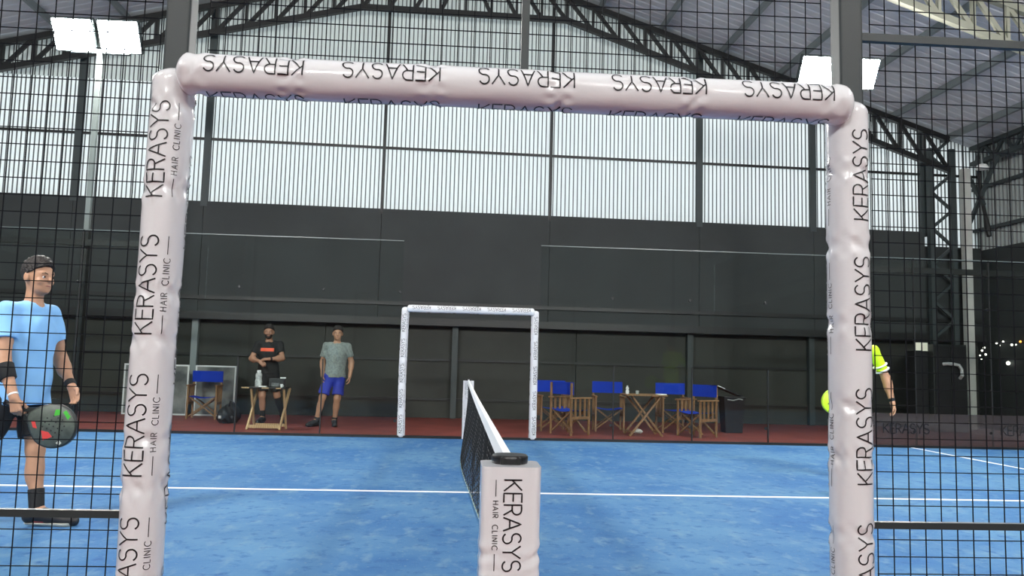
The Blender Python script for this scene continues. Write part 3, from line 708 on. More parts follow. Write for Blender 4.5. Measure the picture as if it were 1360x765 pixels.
def person(J, label, h, skin, shirt, shorts, sock, shoe, sole, hair=HAIR, sleeve=.62, hem=None, shortlen=.80, socklen=.36, beard=None, hands=None, hs=1.0, girth=1.0, extra=None, seed=1, brows=True):
    J = {k: (npv(v) if isinstance(v, (tuple, list)) else v) for k, v in J.items()}
    base = ((J['Ran']+J['Lan'])/2); t = thing('person', (float(base[0]), float(base[1]), 0.0), label, 'person')
    B = frame(J['body']); F = frame(J['face'], J.get('headup', (0, 0, 1)))
    rgt, fwd, upw = B
    ch, pe, nk, hd = J['chest'], J['pelvis'], J['neck'], J['head']; g = girth
    tilt = frame(J['body'], ch-pe)
    waist = (ch*.45+pe*.55)
    torso = [ell(pe, (.160*g, .115*g, .125), tilt), ell(waist+fwd*.005, (.140*g, .105*g, .17), tilt), ell(ch, (.165*g, .115*g, .185), tilt), rc(nk-upw*.035, J['Rsh'], .058, .050), rc(nk-upw*.035, J['Lsh'], .058, .050), ell(ch+upw*.07, (.165*g, .088, .085), tilt)]
    Hl = lambda x, y, z: hd+F[0]*x*hs+F[1]*y*hs+F[2]*z*hs
    head = smin([ell(Hl(0, -.012, .035), npv((.074, .094, .085))*hs, F), ell(Hl(0, .012, -.018), npv((.066, .080, .088))*hs, F), ell(Hl(0, .042, -.072), npv((.046, .045, .040))*hs, F), rc(Hl(-.03, .074, .022), Hl(.03, .074, .022), .014*hs, .014*hs)], .022*hs)
    face = smin([head, rc(Hl(0, .088, .010), Hl(0, .107, -.024), .008*hs, .0125*hs), ell(Hl(-.038, .062, -.03), npv((.022, .02, .022))*hs, F), ell(Hl(.038, .062, -.03), npv((.022, .02, .022))*hs, F), ell(Hl(0, .078, -.058), npv((.022, .012, .010))*hs, F), ell(Hl(0, .072, -.092), npv((.02, .018, .014))*hs, F)], .012*hs)
    eyeh = smin([ell(Hl(sx*.031, .092, -.002), npv((.013, .009, .0065))*hs, F) for sx in (-1, 1)], .002)
    face = sub(face, eyeh)
    ears = [ell(Hl(sx*.076, -.008, -.008), npv((.011, .022, .032))*hs, F) for sx in (-1, 1)]
    limbs = []
    for s in 'RL':
        sh, el, wr, hp, kn, an = (J[s+k] for k in ('sh', 'el', 'wr', 'hip', 'kn', 'an'))
        limbs += [rc(sh, el, .056*g, .043), rc(el, wr, .044, .029), ell(el*.72+wr*.28, (.043, .043, .06)), rc(hp, kn, .088*g, .056), rc(kn, an, .053, .037)]
        back = -fwd; limbs.append(ell(kn*.66+an*.34+back*.016, (.052, .054, .105), frame(J['body'], kn-an)))
        limbs.append(rc(an, J[s+'toe'], .036, .026)); limbs.append(rc(an, an-fwd*.03-npv((0, 0, .03)), .03, .03))
    body = smin([smin(torso+limbs, .035), rc(nk-upw*.04, hd-F[2]*.05*hs-F[1]*.012, .060, .052)], .03)
    body = smin([body, smin([face]+ears, .006)], .02)
    hp_ = []
    for s in 'RL':
        H_ = (hands or {}).get(s)
        d = J[s+'wr']-J[s+'el']; d = d/np.linalg.norm(d)
        inn = (J['L'+'sh']-J['R'+'sh'])*(1 if s == 'R' else -1)
        dd, nn, th, cu = H_ if H_ else (d+npv((0, 0, -.3)), inn, fwd, .45)
        hp_ += hand_prims(J[s+'wr'], dd, nn, th, cu)
    body = smin([body, smin(hp_, .006)], .012)
    allp = np.array([v for k, v in J.items() if isinstance(v, np.ndarray) and k not in ('body', 'face', 'headup')])
    lo, hi = allp.min(0)-.20, allp.max(0)+.20; lo[2] = min(-.02, lo[2])
    lo[2] = -.01; hi[2] = hd[2]+.18*hs
    surface(body, lo, hi, h, 'body', skin, t)
    # shirt
    capR = .064
    hemz = hem if hem is not None else pe[2]-.06
    pieces = [smin([off(f, .010) for f in torso[2:]]+[ecyl(ch-upw*.03, pe-upw*.20, .166*g, .188*g, tilt, .76)], .04)]
    pieces[0] = inter(pieces[0], half((0, 0, -1), (0, 0, hemz)))
    for s in 'RL':
        sh, el = J[s+'sh'], J[s+'el']; pieces.append(capped(sh, sh+(el-sh)*sleeve, capR*g, (capR+.004)*g))
    sf = smin(pieces, .03)
    sf = inter(sf, half((0, 0, -1), (0, 0, hemz)))
    sf = sub(sf, rc(nk+upw*.012+fwd*.008, hd, .062, .075)); sf = wrinkle(sf, .0045, 26, seed)
    surface(sf, lo, hi, h, 'shirt', shirt, t)
    # shorts
    pc = [inter(smin([ecyl(pe+upw*.10, pe-upw*.06, .150*g, .160*g, tilt, .76), rc(J['Rhip'], J['Lhip'], .092*g, .092*g)], .05), half((0, 0, 1), (0, 0, hemz+.03)))]
    for s in 'RL': hp, kn = J[s+'hip'], J[s+'kn']; pc.append(capped(hp, hp+(kn-hp)*shortlen, .096*g, .094*g))
    surface(wrinkle(smin(pc, .03), .004, 24, seed+3), lo, hi, h, 'shorts', shorts, t)
    for s in 'RL':
        kn, an, toe = J[s+'kn'], J[s+'an'], J[s+'toe']; so = sock[s] if isinstance(sock, dict) else sock; sl_ = socklen[s] if isinstance(socklen, dict) else socklen
        a = an+(kn-an)*sl_
        calf = ell(kn*.66+an*.34-fwd*.016, (.052, .054, .105), frame(J['body'], kn-an))
        k2 = smin([rc(an, kn, .046, .059), off(calf, .0045)], .02)
        sk = inter(k2, half(a-an, a), half(an-a, an-npv((0, 0, .05))))
        surface(sk, np.minimum(an, a)-.10, np.maximum(an, a)+.10, h*.9, 'sock', so, t)
        td = toe-an; td[2] = 0; fd = td/np.linalg.norm(td)
        # shoe follows the foot line ankle -> toe
        ad = (toe-an)/np.linalg.norm(toe-an); sole_up = np.cross(np.cross(ad, (0, 0, 1)), ad) if abs(ad[2]) < .85 else npv((0, 0, 1))
        sdw = np.cross(fd, (0, 0, 1))
        heel = an-fd*.042+npv((0, 0, -.045)) if J.get(s+'flat', True) else an-ad*.03-fd*.03
        gz = toe[2]-.028
        ball = toe-fd*.05
        upper = smin([ell(heel+npv((0, 0, .01)), (.040, .048, .045)), rc(heel+npv((0, 0, .015)), ball+npv((0, 0, .006)), .041, .040), rc(ball, toe, .040, .027), rc(an-npv((0, 0, .005)), heel*.4+ball*.6, .047, .034), rc(an-npv((0, 0, .012)), toe, .046, .034)], .02)
        if J.get(s+'flat', True): upper = inter(upper, half((0, 0, -1), (0, 0, .004)))
        bl, bh = np.minimum(np.minimum(heel, toe), an)-.10, np.maximum(np.maximum(heel, toe), an)+.10
        sh_ = surface(upper, bl, bh, h*.8, 'shoe', shoe, t)
        if J.get(s+'flat', True):
            so_ = inter(off(smin([rc(heel, ball, .041, .041), rc(ball, toe, .041, .028)], .02), .004), half((0, 0, 1), (0, 0, .024)), half((0, 0, -1), (0, 0, .001)))
            surface(so_, bl, bh, h*.7, 'sole', sole, sh_)
    # hair, brows, eyes, mouth
    hl = lambda P: (lambda q: (.016+.60*q[:, 1])-q[:, 2])(((P-hd)@F.T)/hs)*hs
    hr = inter(off(smin([head, ell(Hl(0, .0, .055), npv((.072, .090, .076))*hs, F)], .02), .0065*hs), hl); hr = wrinkle(hr, .003, 90, seed)
    surface(hr, hd-.16, hd+.18, h*.7, 'hair', hair, t)
    for sx in (-1, 1):
        c = Hl(sx*.031, .0785, -.002); M = Matrix([list(F[0]), list(F[1]), list(F[2])]).transposed()
        ey = MB().lathe([(.0015, -.0105), (.0065, -.008), (.0105, 0), (.0065, .008), (.0015, .0105)], tuple(c), 12, M=M).build('eye', EYEW, t, True)
        MB().lathe([(.0055*hs, -.002), (.0055*hs, .001), (.003*hs, .002)], tuple(Hl(sx*.031, .0885, -.002)), 10, M=M @ Matrix.Rotation(-math.pi/2, 3, 'X')).build('iris', IRIS, ey)
        if brows: MB().tube([tuple(Hl(sx*.014, .093, .017)), tuple(Hl(sx*.030, .090, .023)), tuple(Hl(sx*.048, .079, .018))], [.0026*hs, .0032*hs, .0016*hs], 6).build('eyebrow', hair, t, True)
    MB().tube([tuple(Hl(-.024, .083, -.060)), tuple(Hl(-.010, .0905, -.057)), tuple(Hl(.010, .0905, -.057)), tuple(Hl(.024, .083, -.060))], [.002*hs, .0048*hs, .0048*hs, .002*hs], 6).build('mouth', LIP, t, True)
    if beard:
        bd = inter(off(face, .0035*hs), lambda P: (lambda q: np.maximum(q[:, 2]+.040+.35*np.maximum(0, .06-q[:, 1]), -(q[:, 1]+.0)))(((P-hd)@F.T)/hs)*hs)
        surface(sub(bd, ell(Hl(0, .09, -.058), npv((.026, .02, .012))*hs, F)), hd-.16, hd+.16, h*.6, 'beard', beard, t)
    return t, J, sf, body
def band(t, name, a, b, f, ra, m):
    """a cuff around a limb between fractions of a->b"""
    a, b = npv(a), npv(b); p, q = a+(b-a)*f[0], a+(b-a)*f[1]
    n = 18; d = (b-a)/np.linalg.norm(b-a); M = Matrix(frame(np.cross(d, (1, .2, .1)), d).tolist()).transposed(); L = np.linalg.norm(q-p)
    return MB().lathe([(ra[0]-.004, 0), (ra[0], .004), (ra[1], L-.004), (ra[1]-.004, L)], tuple(p), n, M=M).build(name, m, t, True)
# ------------------------------------------------------------------ folding chairs (directors' chairs with slatted sides)
def director_chair(label):
    t = thing('folding_chair', (0, 0, 0), label, 'chair', 'blue canvas folding chairs behind the glass', world_coords=False)
    w, d = .54, .46       # local: front = -Y
    for sx in (-1, 1):
        x = sx*(w/2-.02)
        MB().rbox((x, -d/2+.03, .30), (.034, .034, .60), .006).build('leg', WOOD, t)
        MB().rbox((x, d/2-.03, .43), (.034, .034, .86), .006).build('leg', WOOD, t)
        MB().rbox((x, 0, .612), (.055, d+.04, .024), .008).build('armrest', WOOD, t)
        MB().rbox((x, 0, .285), (.026, d-.06, .045), .006).build('side_rail', WOOD, t)
        for k in (-1, 0, 1): MB().rbox((x, k*.105, .445), (.016, .042, .31), .004).build('side_slat', WOOD, t)
    for y in (-d/2+.075, d/2-.075):
        MB().bar((-w/2+.035, y, .05), (w/2-.045, y, .40), .022, .038, upv=(0, 1, 0)).build('crossed_leg', WOOD, t)
        MB().bar((w/2-.035, y+.024, .05), (-w/2+.045, y+.024, .40), .022, .038, upv=(0, 1, 0)).build('crossed_leg', WOOD, t)
    mb = MB(); n = 12
    for i in range(n+1):
        x = -w/2+.04+(w-.08)*i/n; z = .415-.03*math.sin(math.pi*i/n)
        for y in (-d/2+.04, d/2-.05):
            mb.v.append((x, y, z)); mb.v.append((x, y, z-.006))
    for i in range(n):
        o = i*4; mb.f += [(o, o+4, o+6, o+2), (o+1, o+3, o+7, o+5), (o, o+1, o+5, o+4), (o+2, o+6, o+7, o+3)]; mb.mi += [0]*4
    mb.build('seat', BLUE, t, True)
    mb = MB()
    for i in range(n+1):
        x = -w/2-.005+(w+.01)*i/n; y = d/2-.055+.02*math.sin(math.pi*i/n)
        for z in (.668, .872): mb.v.append((x, y, z)); mb.v.append((x, y+.008, z))
    for i in range(n):
        o = i*4; mb.f += [(o, o+2, o+6, o+4), (o+1, o+5, o+7, o+3), (o+2, o+3, o+7, o+6), (o, o+4, o+5, o+1)]; mb.mi += [0]*4
    mb.f += [(0, 1, 3, 2), (n*4, n*4+2, n*4+3, n*4+1)]; mb.mi += [0, 0]
    mb.build('backrest', BLUE, t, True)
    return t
proto = None
for x, y, deg, lab in [
    (-4.82, 12.95, 4, 'blue canvas folding chair standing alone on the left'),
    (1.52, 11.95, 8, 'blue canvas folding chair next to the small white frame'),
    (1.73, 11.22, 125, 'blue folding chair turned away, slatted wooden side towards the court, left of the table'),
    (2.54, 12.05, -3, 'blue canvas folding chair half hidden by the wooden table'),
    (3.73, 12.1, 3, 'blue canvas folding chair just right of the wooden table'),
    (3.93, 11.30, -58, 'blue folding chair with slatted wooden side, beside the black bin')]:
    c = director_chair(lab) if proto is None else copy_tree(proto)
    if proto is None: proto = c
    c['label'] = lab; c.location = (x, y, -.004); c.rotation_euler = (0, 0, math.radians(deg))

# wooden folding table
tb = thing('folding_table', (3.0, 11.3, 0), 'wooden folding table with crossed legs among the blue chairs', 'table')
for k in range(6): MB().rbox((3.0, 11.04+k*.104, .678), (.69, .098, .022), .004).build('top_slat', WOOD, tb)
for y in (11.07, 11.53):
    MB().bar((2.72, y, .0), (3.24, y, .66), .03, .05, upv=(0, 1, 0)).build('leg', WOOD, tb)
    MB().bar((3.28, y+.034, .0), (2.76, y+.034, .66), .03, .05, upv=(0, 1, 0)).build('leg', WOOD, tb)
MB().bar((2.75, 11.07, .06), (2.75, 11.53, .06), .03, .03).build('stretcher', WOOD, tb); MB().bar((3.24, 11.1, .06), (3.24, 11.56, .06), .03, .03).build('stretcher', WOOD, tb)
tag(MB().rbox((3.25, 11.08, .699), (.16, .14, .018), .01).build('tray', WHITEPL), 'flat white tray on the right end of the wooden table', 'tray')
bt = thing('bottle', (2.70, 11.2, .69), 'white bottle on the left end of the wooden table', 'bottle')
MB().lathe([(.026, .0), (.029, .006), (.029, .055), (.017, .07), (.026, .085), (.026, .105), (.015, .118)], (2.70, 11.2, .69), 16).build('bottle_body', WHITEPL, bt, True)
MB().lathe([(.012, .118), (.014, .122), (.014, .136), (.010, .14)], (2.70, 11.2, .69), 12).build('bottle_cap', WHITEPL, bt, True)
tag(MB().lathe([(.022, 0), (.026, .004), (.030, .06), (.027, .06), (.023, .008)], (2.87, 11.2, .69), 18).build('drinking_glass', mat('frosted_glass', (0.45, 0.5, 0.5), 0.15)), 'small clear glass on the wooden table', 'glass')
pp = MB(); rng = random.Random(8)
for i in range(7):
    for k in range(10):
        a = 2*math.pi*k/10; ph = math.pi*(i+.3)/6.6; r = .062*(1+rng.uniform(-.3, .3)); pp.v.append((2.98+r*1.3*math.sin(ph)*math.cos(a), 11.62+r*math.sin(ph)*math.sin(a), max(0, .036+r*.6*math.cos(ph))))
for i in range(6):
    for k in range(10): k2 = (k+1) % 10; pp.f.append((i*10+k, (i+1)*10+k, (i+1)*10+k2, i*10+k2)); pp.mi.append(0)
pp.f += [tuple(range(10)), tuple(60+k for k in range(9, -1, -1))]; pp.mi += [0, 0]
tag(pp.build('crumpled_paper', mat('white_paper', (0.7, 0.68, 0.64), 0.8)), 'crumpled white paper on the red floor under the wooden table', 'paper')

# black bin with raised lid
bn = thing('waste_bin', (4.86, 12.25, 0), 'black plastic bin with its lid propped open at the back', 'bin')
mb = MB(); z0, z1 = 0.0, .62
for z, a in ((z0, .155), (z1, .19)):
    for x, y in ((-a, -a*.9), (a, -a*.9), (a, a*.9), (-a, a*.9)): mb.v.append((4.86+x, 12.25+y, z))
mb.f = [(3, 2, 1, 0), (0, 1, 5, 4), (1, 2, 6, 5), (2, 3, 7, 6), (3, 0, 4, 7), (4, 5, 6, 7)]; mb.mi = [0]*6
mb.build('bin_body', BLACKPL, bn)
MB().rbox((4.86, 12.25, .635), (.42, .38, .035), .02).build('bin_rim', BLACKPL, bn)
MB().bar((4.60, 12.38, .84), (5.06, 12.38, .66), .34, .03).build('bin_lid', BLACKPL, bn)
MB().bar((4.585, 12.2, .845), (4.72, 12.2, .79), .03, .012).build('lid_edge', WHITEPL, bn)
MB().tube([(4.72, 12.06, .60), (4.82, 12.055, .585), (4.93, 12.055, .615), (5.0, 12.06, .60)], .012, 6).build('bag_edge', mat('clear_bag_plastic', (0.25, 0.27, 0.27), 0.2), bn, True)

# tray table with things on it
tt = thing('tray_table', (-3.21, 10.98, 0), 'black-topped wooden tray table in front of the man in black', 'table')
MB().rbox((-3.23, 10.98, .665), (.66, .42, .02), .012).build('table_top', BLACKPL, tt)
for x in (-3.47, -2.96):
    MB().bar((x-.015, 10.82, 0), (x+.05, 11.16, .655), .03, .036).build('leg', PALEWOOD, tt)
    MB().bar((x+.02, 11.16, 0), (x+.02, 10.84, .655), .03, .036).build('leg', PALEWOOD, tt)
for y in (10.83, 11.15): MB().bar((-3.46, y, .055), (-2.96, y, .055), .024, .05).build('stretcher', PALEWOOD, tt)
for x0, x1 in ((-3.585, -3.47), (-3.27, -3.16), (-3.05, -2.97)): MB().span((x0, 10.755, .655), (x1, 10.772, .674)).build('edge_trim', PALEWOOD, tt)
b2 = thing('bottle', (-3.37, 10.95, .675), 'tall white bottle on the black tray table', 'bottle')
MB().lathe([(.05, 0), (.055, .01), (.056, .09), (.045, .13), (.05, .16), (.05, .20), (.036, .225)], (-3.37, 10.95, .675), 18).build('bottle_body', mat('white_label', (0.62, 0.63, 0.61), 0.5, var=.5, scale=25), b2, True)
MB().lathe([(.028, .225), (.032, .23), (.032, .262), (.028, .265)], (-3.37, 10.95, .675), 14).build('bottle_cap', WHITEPL, b2, True)
tag(MB().rbox((-3.28, 10.88, .684), (.12, .10, .018), .01).build('napkin_pad', WHITEPL), 'white napkin pad beside the bottle on the tray table', 'napkins')
bk = thing('carry_case', (-3.08, 10.98, .675), 'dark carry case with a grey front on the tray table', 'case')
MB().rbox((-3.08, 10.98, .745), (.24, .16, .14), .02).build('case_body', mat('charcoal_fabric', (0.03, .032, .034), .7), bk)
MB().rbox((-3.09, 10.893, .715), (.12, .012, .06), .005).build('front_label', mat('grey_print', (0.18, 0.19, 0.19), .5, var=.6, scale=40), bk)
MB().rbox((-2.99, 10.98, .826), (.09, .05, .022), .01).build('handle', WHITEPL, bk)
cu = thing('cup', (-2.94, 10.87, .675), 'small white cup at the right end of the tray table', 'cup')
MB().lathe([(.015, 0), (.02, .005), (.024, .055), (.021, .055), (.016, .01)], (-2.985, 10.86, .675), 16).build('cup_body', WHITEPL, cu, True)
MB().tube([(-2.962, 10.86, .715), (-2.948, 10.86, .71), (-2.95, 10.86, .69), (-2.966, 10.86, .688)], .004, 6).build('cup_handle', WHITEPL, cu, True)

# black backpack on the floor
bp = thing('backpack', (-4.1, 12.05, 0), 'black backpack slumped on the red floor beside the lone blue chair', 'backpack')
fb_ = smin([ell((-4.10, 12.05, .14), (.19, .13, .17)), ell((-4.06, 12.0, .24), (.11, .10, .12)), ell((-4.2, 12.0, .10), (.10, .11, .10))], .06)
surface(wrinkle(inter(fb_, half((0, 0, -1), (0, 0, 0))), .006, 30, 3), (-4.4, 11.8, -.02), (-3.8, 12.3, .42), .010, 'bag_body', mat('black_nylon', (0.012, .013, .014), .6), bp)
MB().tube([(-4.08, 11.9, .30), (-4.05, 11.86, .38), (-4.0, 11.88, .36), (-3.98, 11.92, .28)], .014, 8).build('carry_loop', BLACKPL, bp, True)
MB().rbox((-4.22, 11.885, .11), (.05, .012, .05), .02).build('badge', mat('silver_badge', (0.5, .5, .5), .4), bp)

# framed boards leaning near the wall on the left
def board(x0, x1, y, lab):
    t = thing('framed_board', ((x0+x1)/2, y, 0), lab, 'board', 'white-framed boards on the left')
    fr = .028; z1 = .965; WF = mat('white_frame_paint', (0.72, .74, .73), .4)
    MB().span((x0, y-.015, z1-fr), (x1, y+.015, z1)).build('frame_bar', WF, t); MB().span((x0, y-.015, .0), (x1, y+.015, fr)).build('frame_bar', WF, t)
    MB().span((x0, y-.015, fr), (x0+fr, y+.015, z1-fr)).build('frame_bar', WF, t); MB().span((x1-fr, y-.015, fr), (x1, y+.015, z1-fr)).build('frame_bar', WF, t)
    MB().span((x0+fr, y-.004, fr), (x1-fr, y+.004, z1-fr)).build('board_face', mat('grey_board', (0.30, .31, .29), .25, col2=(0.09, .10, .10), scale=2.2), t)
board(-6.56, -5.34, 13.62, 'wide white-framed grey board partly behind the left white post')
board(-5.22, -4.45, 13.62, 'narrow white-framed grey board behind the lone blue chair')

# black cabinet, notice, pipe and added glowing specks in the dark right corner
cbn = thing('cabinet', (9.75, 13.55, 0), 'tall black cabinet in the dark right corner', 'cabinet')
MB().rbox((9.78, 13.6, .88), (.70, .40, 1.76), .01).build('cabinet_body', mat('dark_grey_cabinet', (0.022, .026, .025), .5), cbn)
MB().span((9.45, 13.38, .05), (9.77, 13.398, 1.72)).build('cabinet_door', BLACKPL, cbn); MB().span((9.79, 13.38, .05), (10.1, 13.398, 1.72)).build('cabinet_door', BLACKPL, cbn)
tag(MB().rbox((9.26, 13.7, .86), (.30, .30, 1.52), .01).build('locker', BLACKPL), 'narrow black locker under the cream notice, left of the cabinet', 'locker')
nb = thing('notice_box', (9.28, 13.6, 1.62), 'lit cream notice box above the narrow black locker', 'notice')
MB().span((9.165, 13.60, 1.62), (9.435, 13.66, 1.80)).build('box_back', DKSTEEL, nb)
for k in range(2): MB().span((9.172+k*.132, 13.592, 1.63-.015*k), (9.298+k*.132, 13.599, 1.79)).build('notice_sheet', mat('cream_lit_panel', (0.85, .82, .66), .5, emit=.35), nb)
tag(MB().tube([(9.60, 13.36, 1.36), (9.66, 13.30, 1.37), (9.78, 13.30, 1.365), (9.90, 13.30, 1.34), (9.955, 13.30, 1.26), (9.96, 13.30, 1.14), (9.96, 13.37, 1.08)], .034, 10).build('bent_pipe', mat('dull_chrome', (0.55, .57, .57), .35, .3)), 'dull silver bent pipe on the front of the black cabinet', 'pipe')
BULB = mat('glowing_speck', (1.0, .97, .85), .3, emit=3.0); SPECK_AMBER = mat('amber_glowing_speck', (1.0, .35, .06), .3, emit=3.0)  # glowing beads added to imitate bright specks, not real lamps
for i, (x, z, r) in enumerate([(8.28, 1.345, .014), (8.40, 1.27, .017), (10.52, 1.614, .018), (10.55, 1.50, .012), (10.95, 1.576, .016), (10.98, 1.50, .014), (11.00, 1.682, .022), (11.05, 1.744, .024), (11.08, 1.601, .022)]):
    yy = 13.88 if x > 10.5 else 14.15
    tag(MB().lathe([(r*.3, -r), (r*.8, -r*.6), (r, 0), (r*.8, r*.6), (r*.3, r)], H(x, yy, z), 10).build('bright_speck', BULB), 'tiny added glowing white speck in the dark right corner', 'light', 'added glowing specks in the dark right corner')
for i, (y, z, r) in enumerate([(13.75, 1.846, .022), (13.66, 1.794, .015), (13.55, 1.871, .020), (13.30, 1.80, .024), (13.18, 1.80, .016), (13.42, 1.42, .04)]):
    tag(MB().lathe([(r*.3, -r), (r*.8, -r*.6), (r, 0), (r*.8, r*.6), (r*.3, r)], H(11.24, y, z), 10).build('bright_speck', BULB), 'tiny added glowing white speck on the dark right wall', 'light', 'added glowing specks in the dark right corner')
tag(MB().lathe([(.007, -.022), (.018, -.013), (.022, 0), (.018, .013), (.007, .022)], H(11.24, 13.05, 1.86), 10).build('bright_speck', SPECK_AMBER), 'tiny added glowing amber speck at the right end of the dark wall', 'light', 'added glowing specks in the dark right corner')

# ------------------------------------------------------------------ padel rackets
def racket(c, u, n, label, face, edge, patches=(), R=.137, name='padel_racket'):
    """c head centre, u from the handle to the head, n face normal"""
    c, u, n = V(c), V(u).normalized(), V(n); n = (n-u*n.dot(u)).normalized(); s = u.cross(n)
    t = thing(name, tuple(c-u*.33), label, 'racket')
    W = lambda a, b, d: c+s*a+u*b+n*d
    m = 44; ring = []
    for k in range(m):
        a = 2*math.pi*k/m; x, y = math.cos(a)*R, math.sin(a)*R*1.08
        if y < -.05: x *= 1-.42*min(1, (-y-.05)/.10)**1.5; y -= .022*min(1, (-y-.05)/.10)
        ring.append((x, y))
    mb = MB()
    for sc, d in ((.93, -.019), (1.0, -.013), (1.0, .013), (.93, .019)):
        for x, y in ring: mb.v.append(tuple(W(x*sc, y*sc, d)))
    for g in range(3):
        for k in range(m): k2 = (k+1) % m; mb.f.append((g*m+k, g*m+k2, (g+1)*m+k2, (g+1)*m+k)); mb.mi.append(1)
    mb.f += [tuple(range(m-1, -1, -1)), tuple(3*m+k for k in range(m))]; mb.mi += [0, 0]
    mb.build('racket_head', [face, edge], t, True)
    MB().bar(tuple(W(-.045, -.14, 0)), tuple(W(-.012, -.215, 0)), .026, .030, upv=tuple(n)).build('throat_arm', edge, t)
    MB().bar(tuple(W(.045, -.14, 0)), tuple(W(.012, -.215, 0)), .026, .030, upv=tuple(n)).build('throat_arm', edge, t)
    MB().tube([tuple(W(0, -.20, 0)), tuple(W(0, -.33, 0)), tuple(W(0, -.345, 0))], [.0165, .0165, .020], 12).build('handle', BLACKPL, t, True)
    hol = MB()
    for i in range(-2, 3):
        for j in range(-2, 3):
            if i*i+j*j > 6: continue
            for sd in (-1, 1):
                o = len(hol.v)
                for k in range(8): a = 2*math.pi*k/8; hol.v.append(tuple(W(i*.03+.0055*math.cos(a), .01+j*.03+.0055*math.sin(a), sd*.0195)))
                hol.f.append(tuple(o+k for k in (range(8) if sd > 0 else range(7, -1, -1)))); hol.mi.append(0)
    h_ = hol.build('drilled_holes', BLACKPL, t); h_['kind'] = 'stuff'
    for nm_, poly, mm in patches:
        for sd in (-1, 1):
            mb = MB(); mb.v = [tuple(W(a, b, sd*.0193)) for a, b in poly]; mb.v += [tuple(W(a, b, sd*.0202)) for a, b in poly]; q = len(poly)
            mb.f = [tuple(range(q)), tuple(q+k for k in range(q-1, -1, -1))]+[(k, (k+1) % q, q+(k+1) % q, q+k) for k in range(q)]; mb.mi = [0]*(q+2)
            mb.build(nm_, mm, t)
    return t
REDP = mat('red_racket_print', (0.55, .05, .045), .4); GRNP = mat('green_racket_print', (0.06, .42, .04), .4); PALEP = mat('pale_racket_print', (0.45, .47, .42), .4)

# ------------------------------------------------------------------ the four people
BLK = mat('black_sports_cloth', (0.010, .011, .012), .8, bump=.2, bscale=200); SHOE = mat('black_shoe', (0.015, .015, .016), .5); SOLE = mat('pale_shoe_sole', (0.55, .55, .48), .6)
# player in the light blue shirt
u = V((.908, 0, -.419))
pl, J, _, _ = person(dict(body=(.93, -.37, 0), face=(.93, -.36, -.03), pelvis=(-3.115, 3.40, .95), chest=(-3.10, 3.40, 1.255), neck=(-3.085, 3.40, 1.475), head=(-3.062, 3.39, 1.668),
    Rsh=(-3.165, 3.245, 1.415), Lsh=(-3.045, 3.555, 1.42), Rel=(-3.125, 3.16, 1.09), Rwr=(-3.00, 3.095, .855), Lel=(-2.985, 3.64, 1.09), Lwr=(-2.835, 3.50, .92),
    Rhip=(-3.145, 3.315, .91), Lhip=(-3.085, 3.485, .91), Rkn=(-3.29, 3.28, .50), Ran=(-3.62, 3.27, .23), Rtoe=(-3.52, 3.25, .035), Rflat=False,
    Lkn=(-3.0, 3.41, .49), Lan=(-2.93, 3.35, .10), Ltoe=(-2.70, 3.375, .032)),
    'man in a light blue shirt and black shorts striding right with a racket', .0062, SKIN1, mat('light_blue_jersey', (0.24, .52, .88), .75, var=.10, scale=5), BLK, BLK, SHOE, SOLE,
    sleeve=.56, hem=.80, shortlen=.78, hs=1.09, seed=2, girth=1.06,
    hands={'R': ((.25, -.05, -1), (.25, 1, -.1), (.9, -.2, .1), .95), 'L': ((.5, -.3, -.9), (-.2, -.9, -.1), (.6, -.2, .3), .35)})
band(pl, 'elbow_band', J['Rel'], J['Rwr'], (.12, .50), (.0575, .051), BLK); band(pl, 'watch', J['Rel'], J['Rwr'], (.88, .94), (.0325, .0325), WHITEPL); band(pl, 'wristband', J['Lel'], J['Lwr'], (.80, .98), (.036, .034), BLK)
ht = surface(inter(capped((-2.955, 3.355, .07), (-2.86, 3.36, .05), .047, .046), half((0, 0, -1), (0, 0, .03)), half((0, 0, 1), (0, 0, .065))), (-3.05, 3.25, 0), (-2.8, 3.45, .12), .005, 'shoe_stripe', mat('red_shoe_stripe', (0.5, .03, .05), .5), pl)
racket(V((-2.757, 3.125, .682)), u, (0, -1, .05), 'dark padel racket with red and green marks held by the player in blue', mat('dark_racket_face', (0.045, .055, .048), .35, col2=(.09, .11, .09), scale=14), mat('black_racket_rim', (0.02, .024, .022), .3),
    [('red_mark', [(.055, -.045), (.105, -.005), (.06, .035), (.045, .0)], REDP), ('green_mark', [(-.105, .02), (-.075, .07), (-.10, .075), (-.125, .03)], GRNP), ('green_mark', [(-.10, -.03), (-.06, -.02), (-.085, .015), (-.115, .0)], GRNP), ('pale_mark', [(.06, .085), (.085, .075), (.09, .10), (.07, .108)], PALEP), ('red_mark', [(.03, -.13), (.06, -.10), (.055, -.075), (.02, -.11)], REDP)], R=.142)
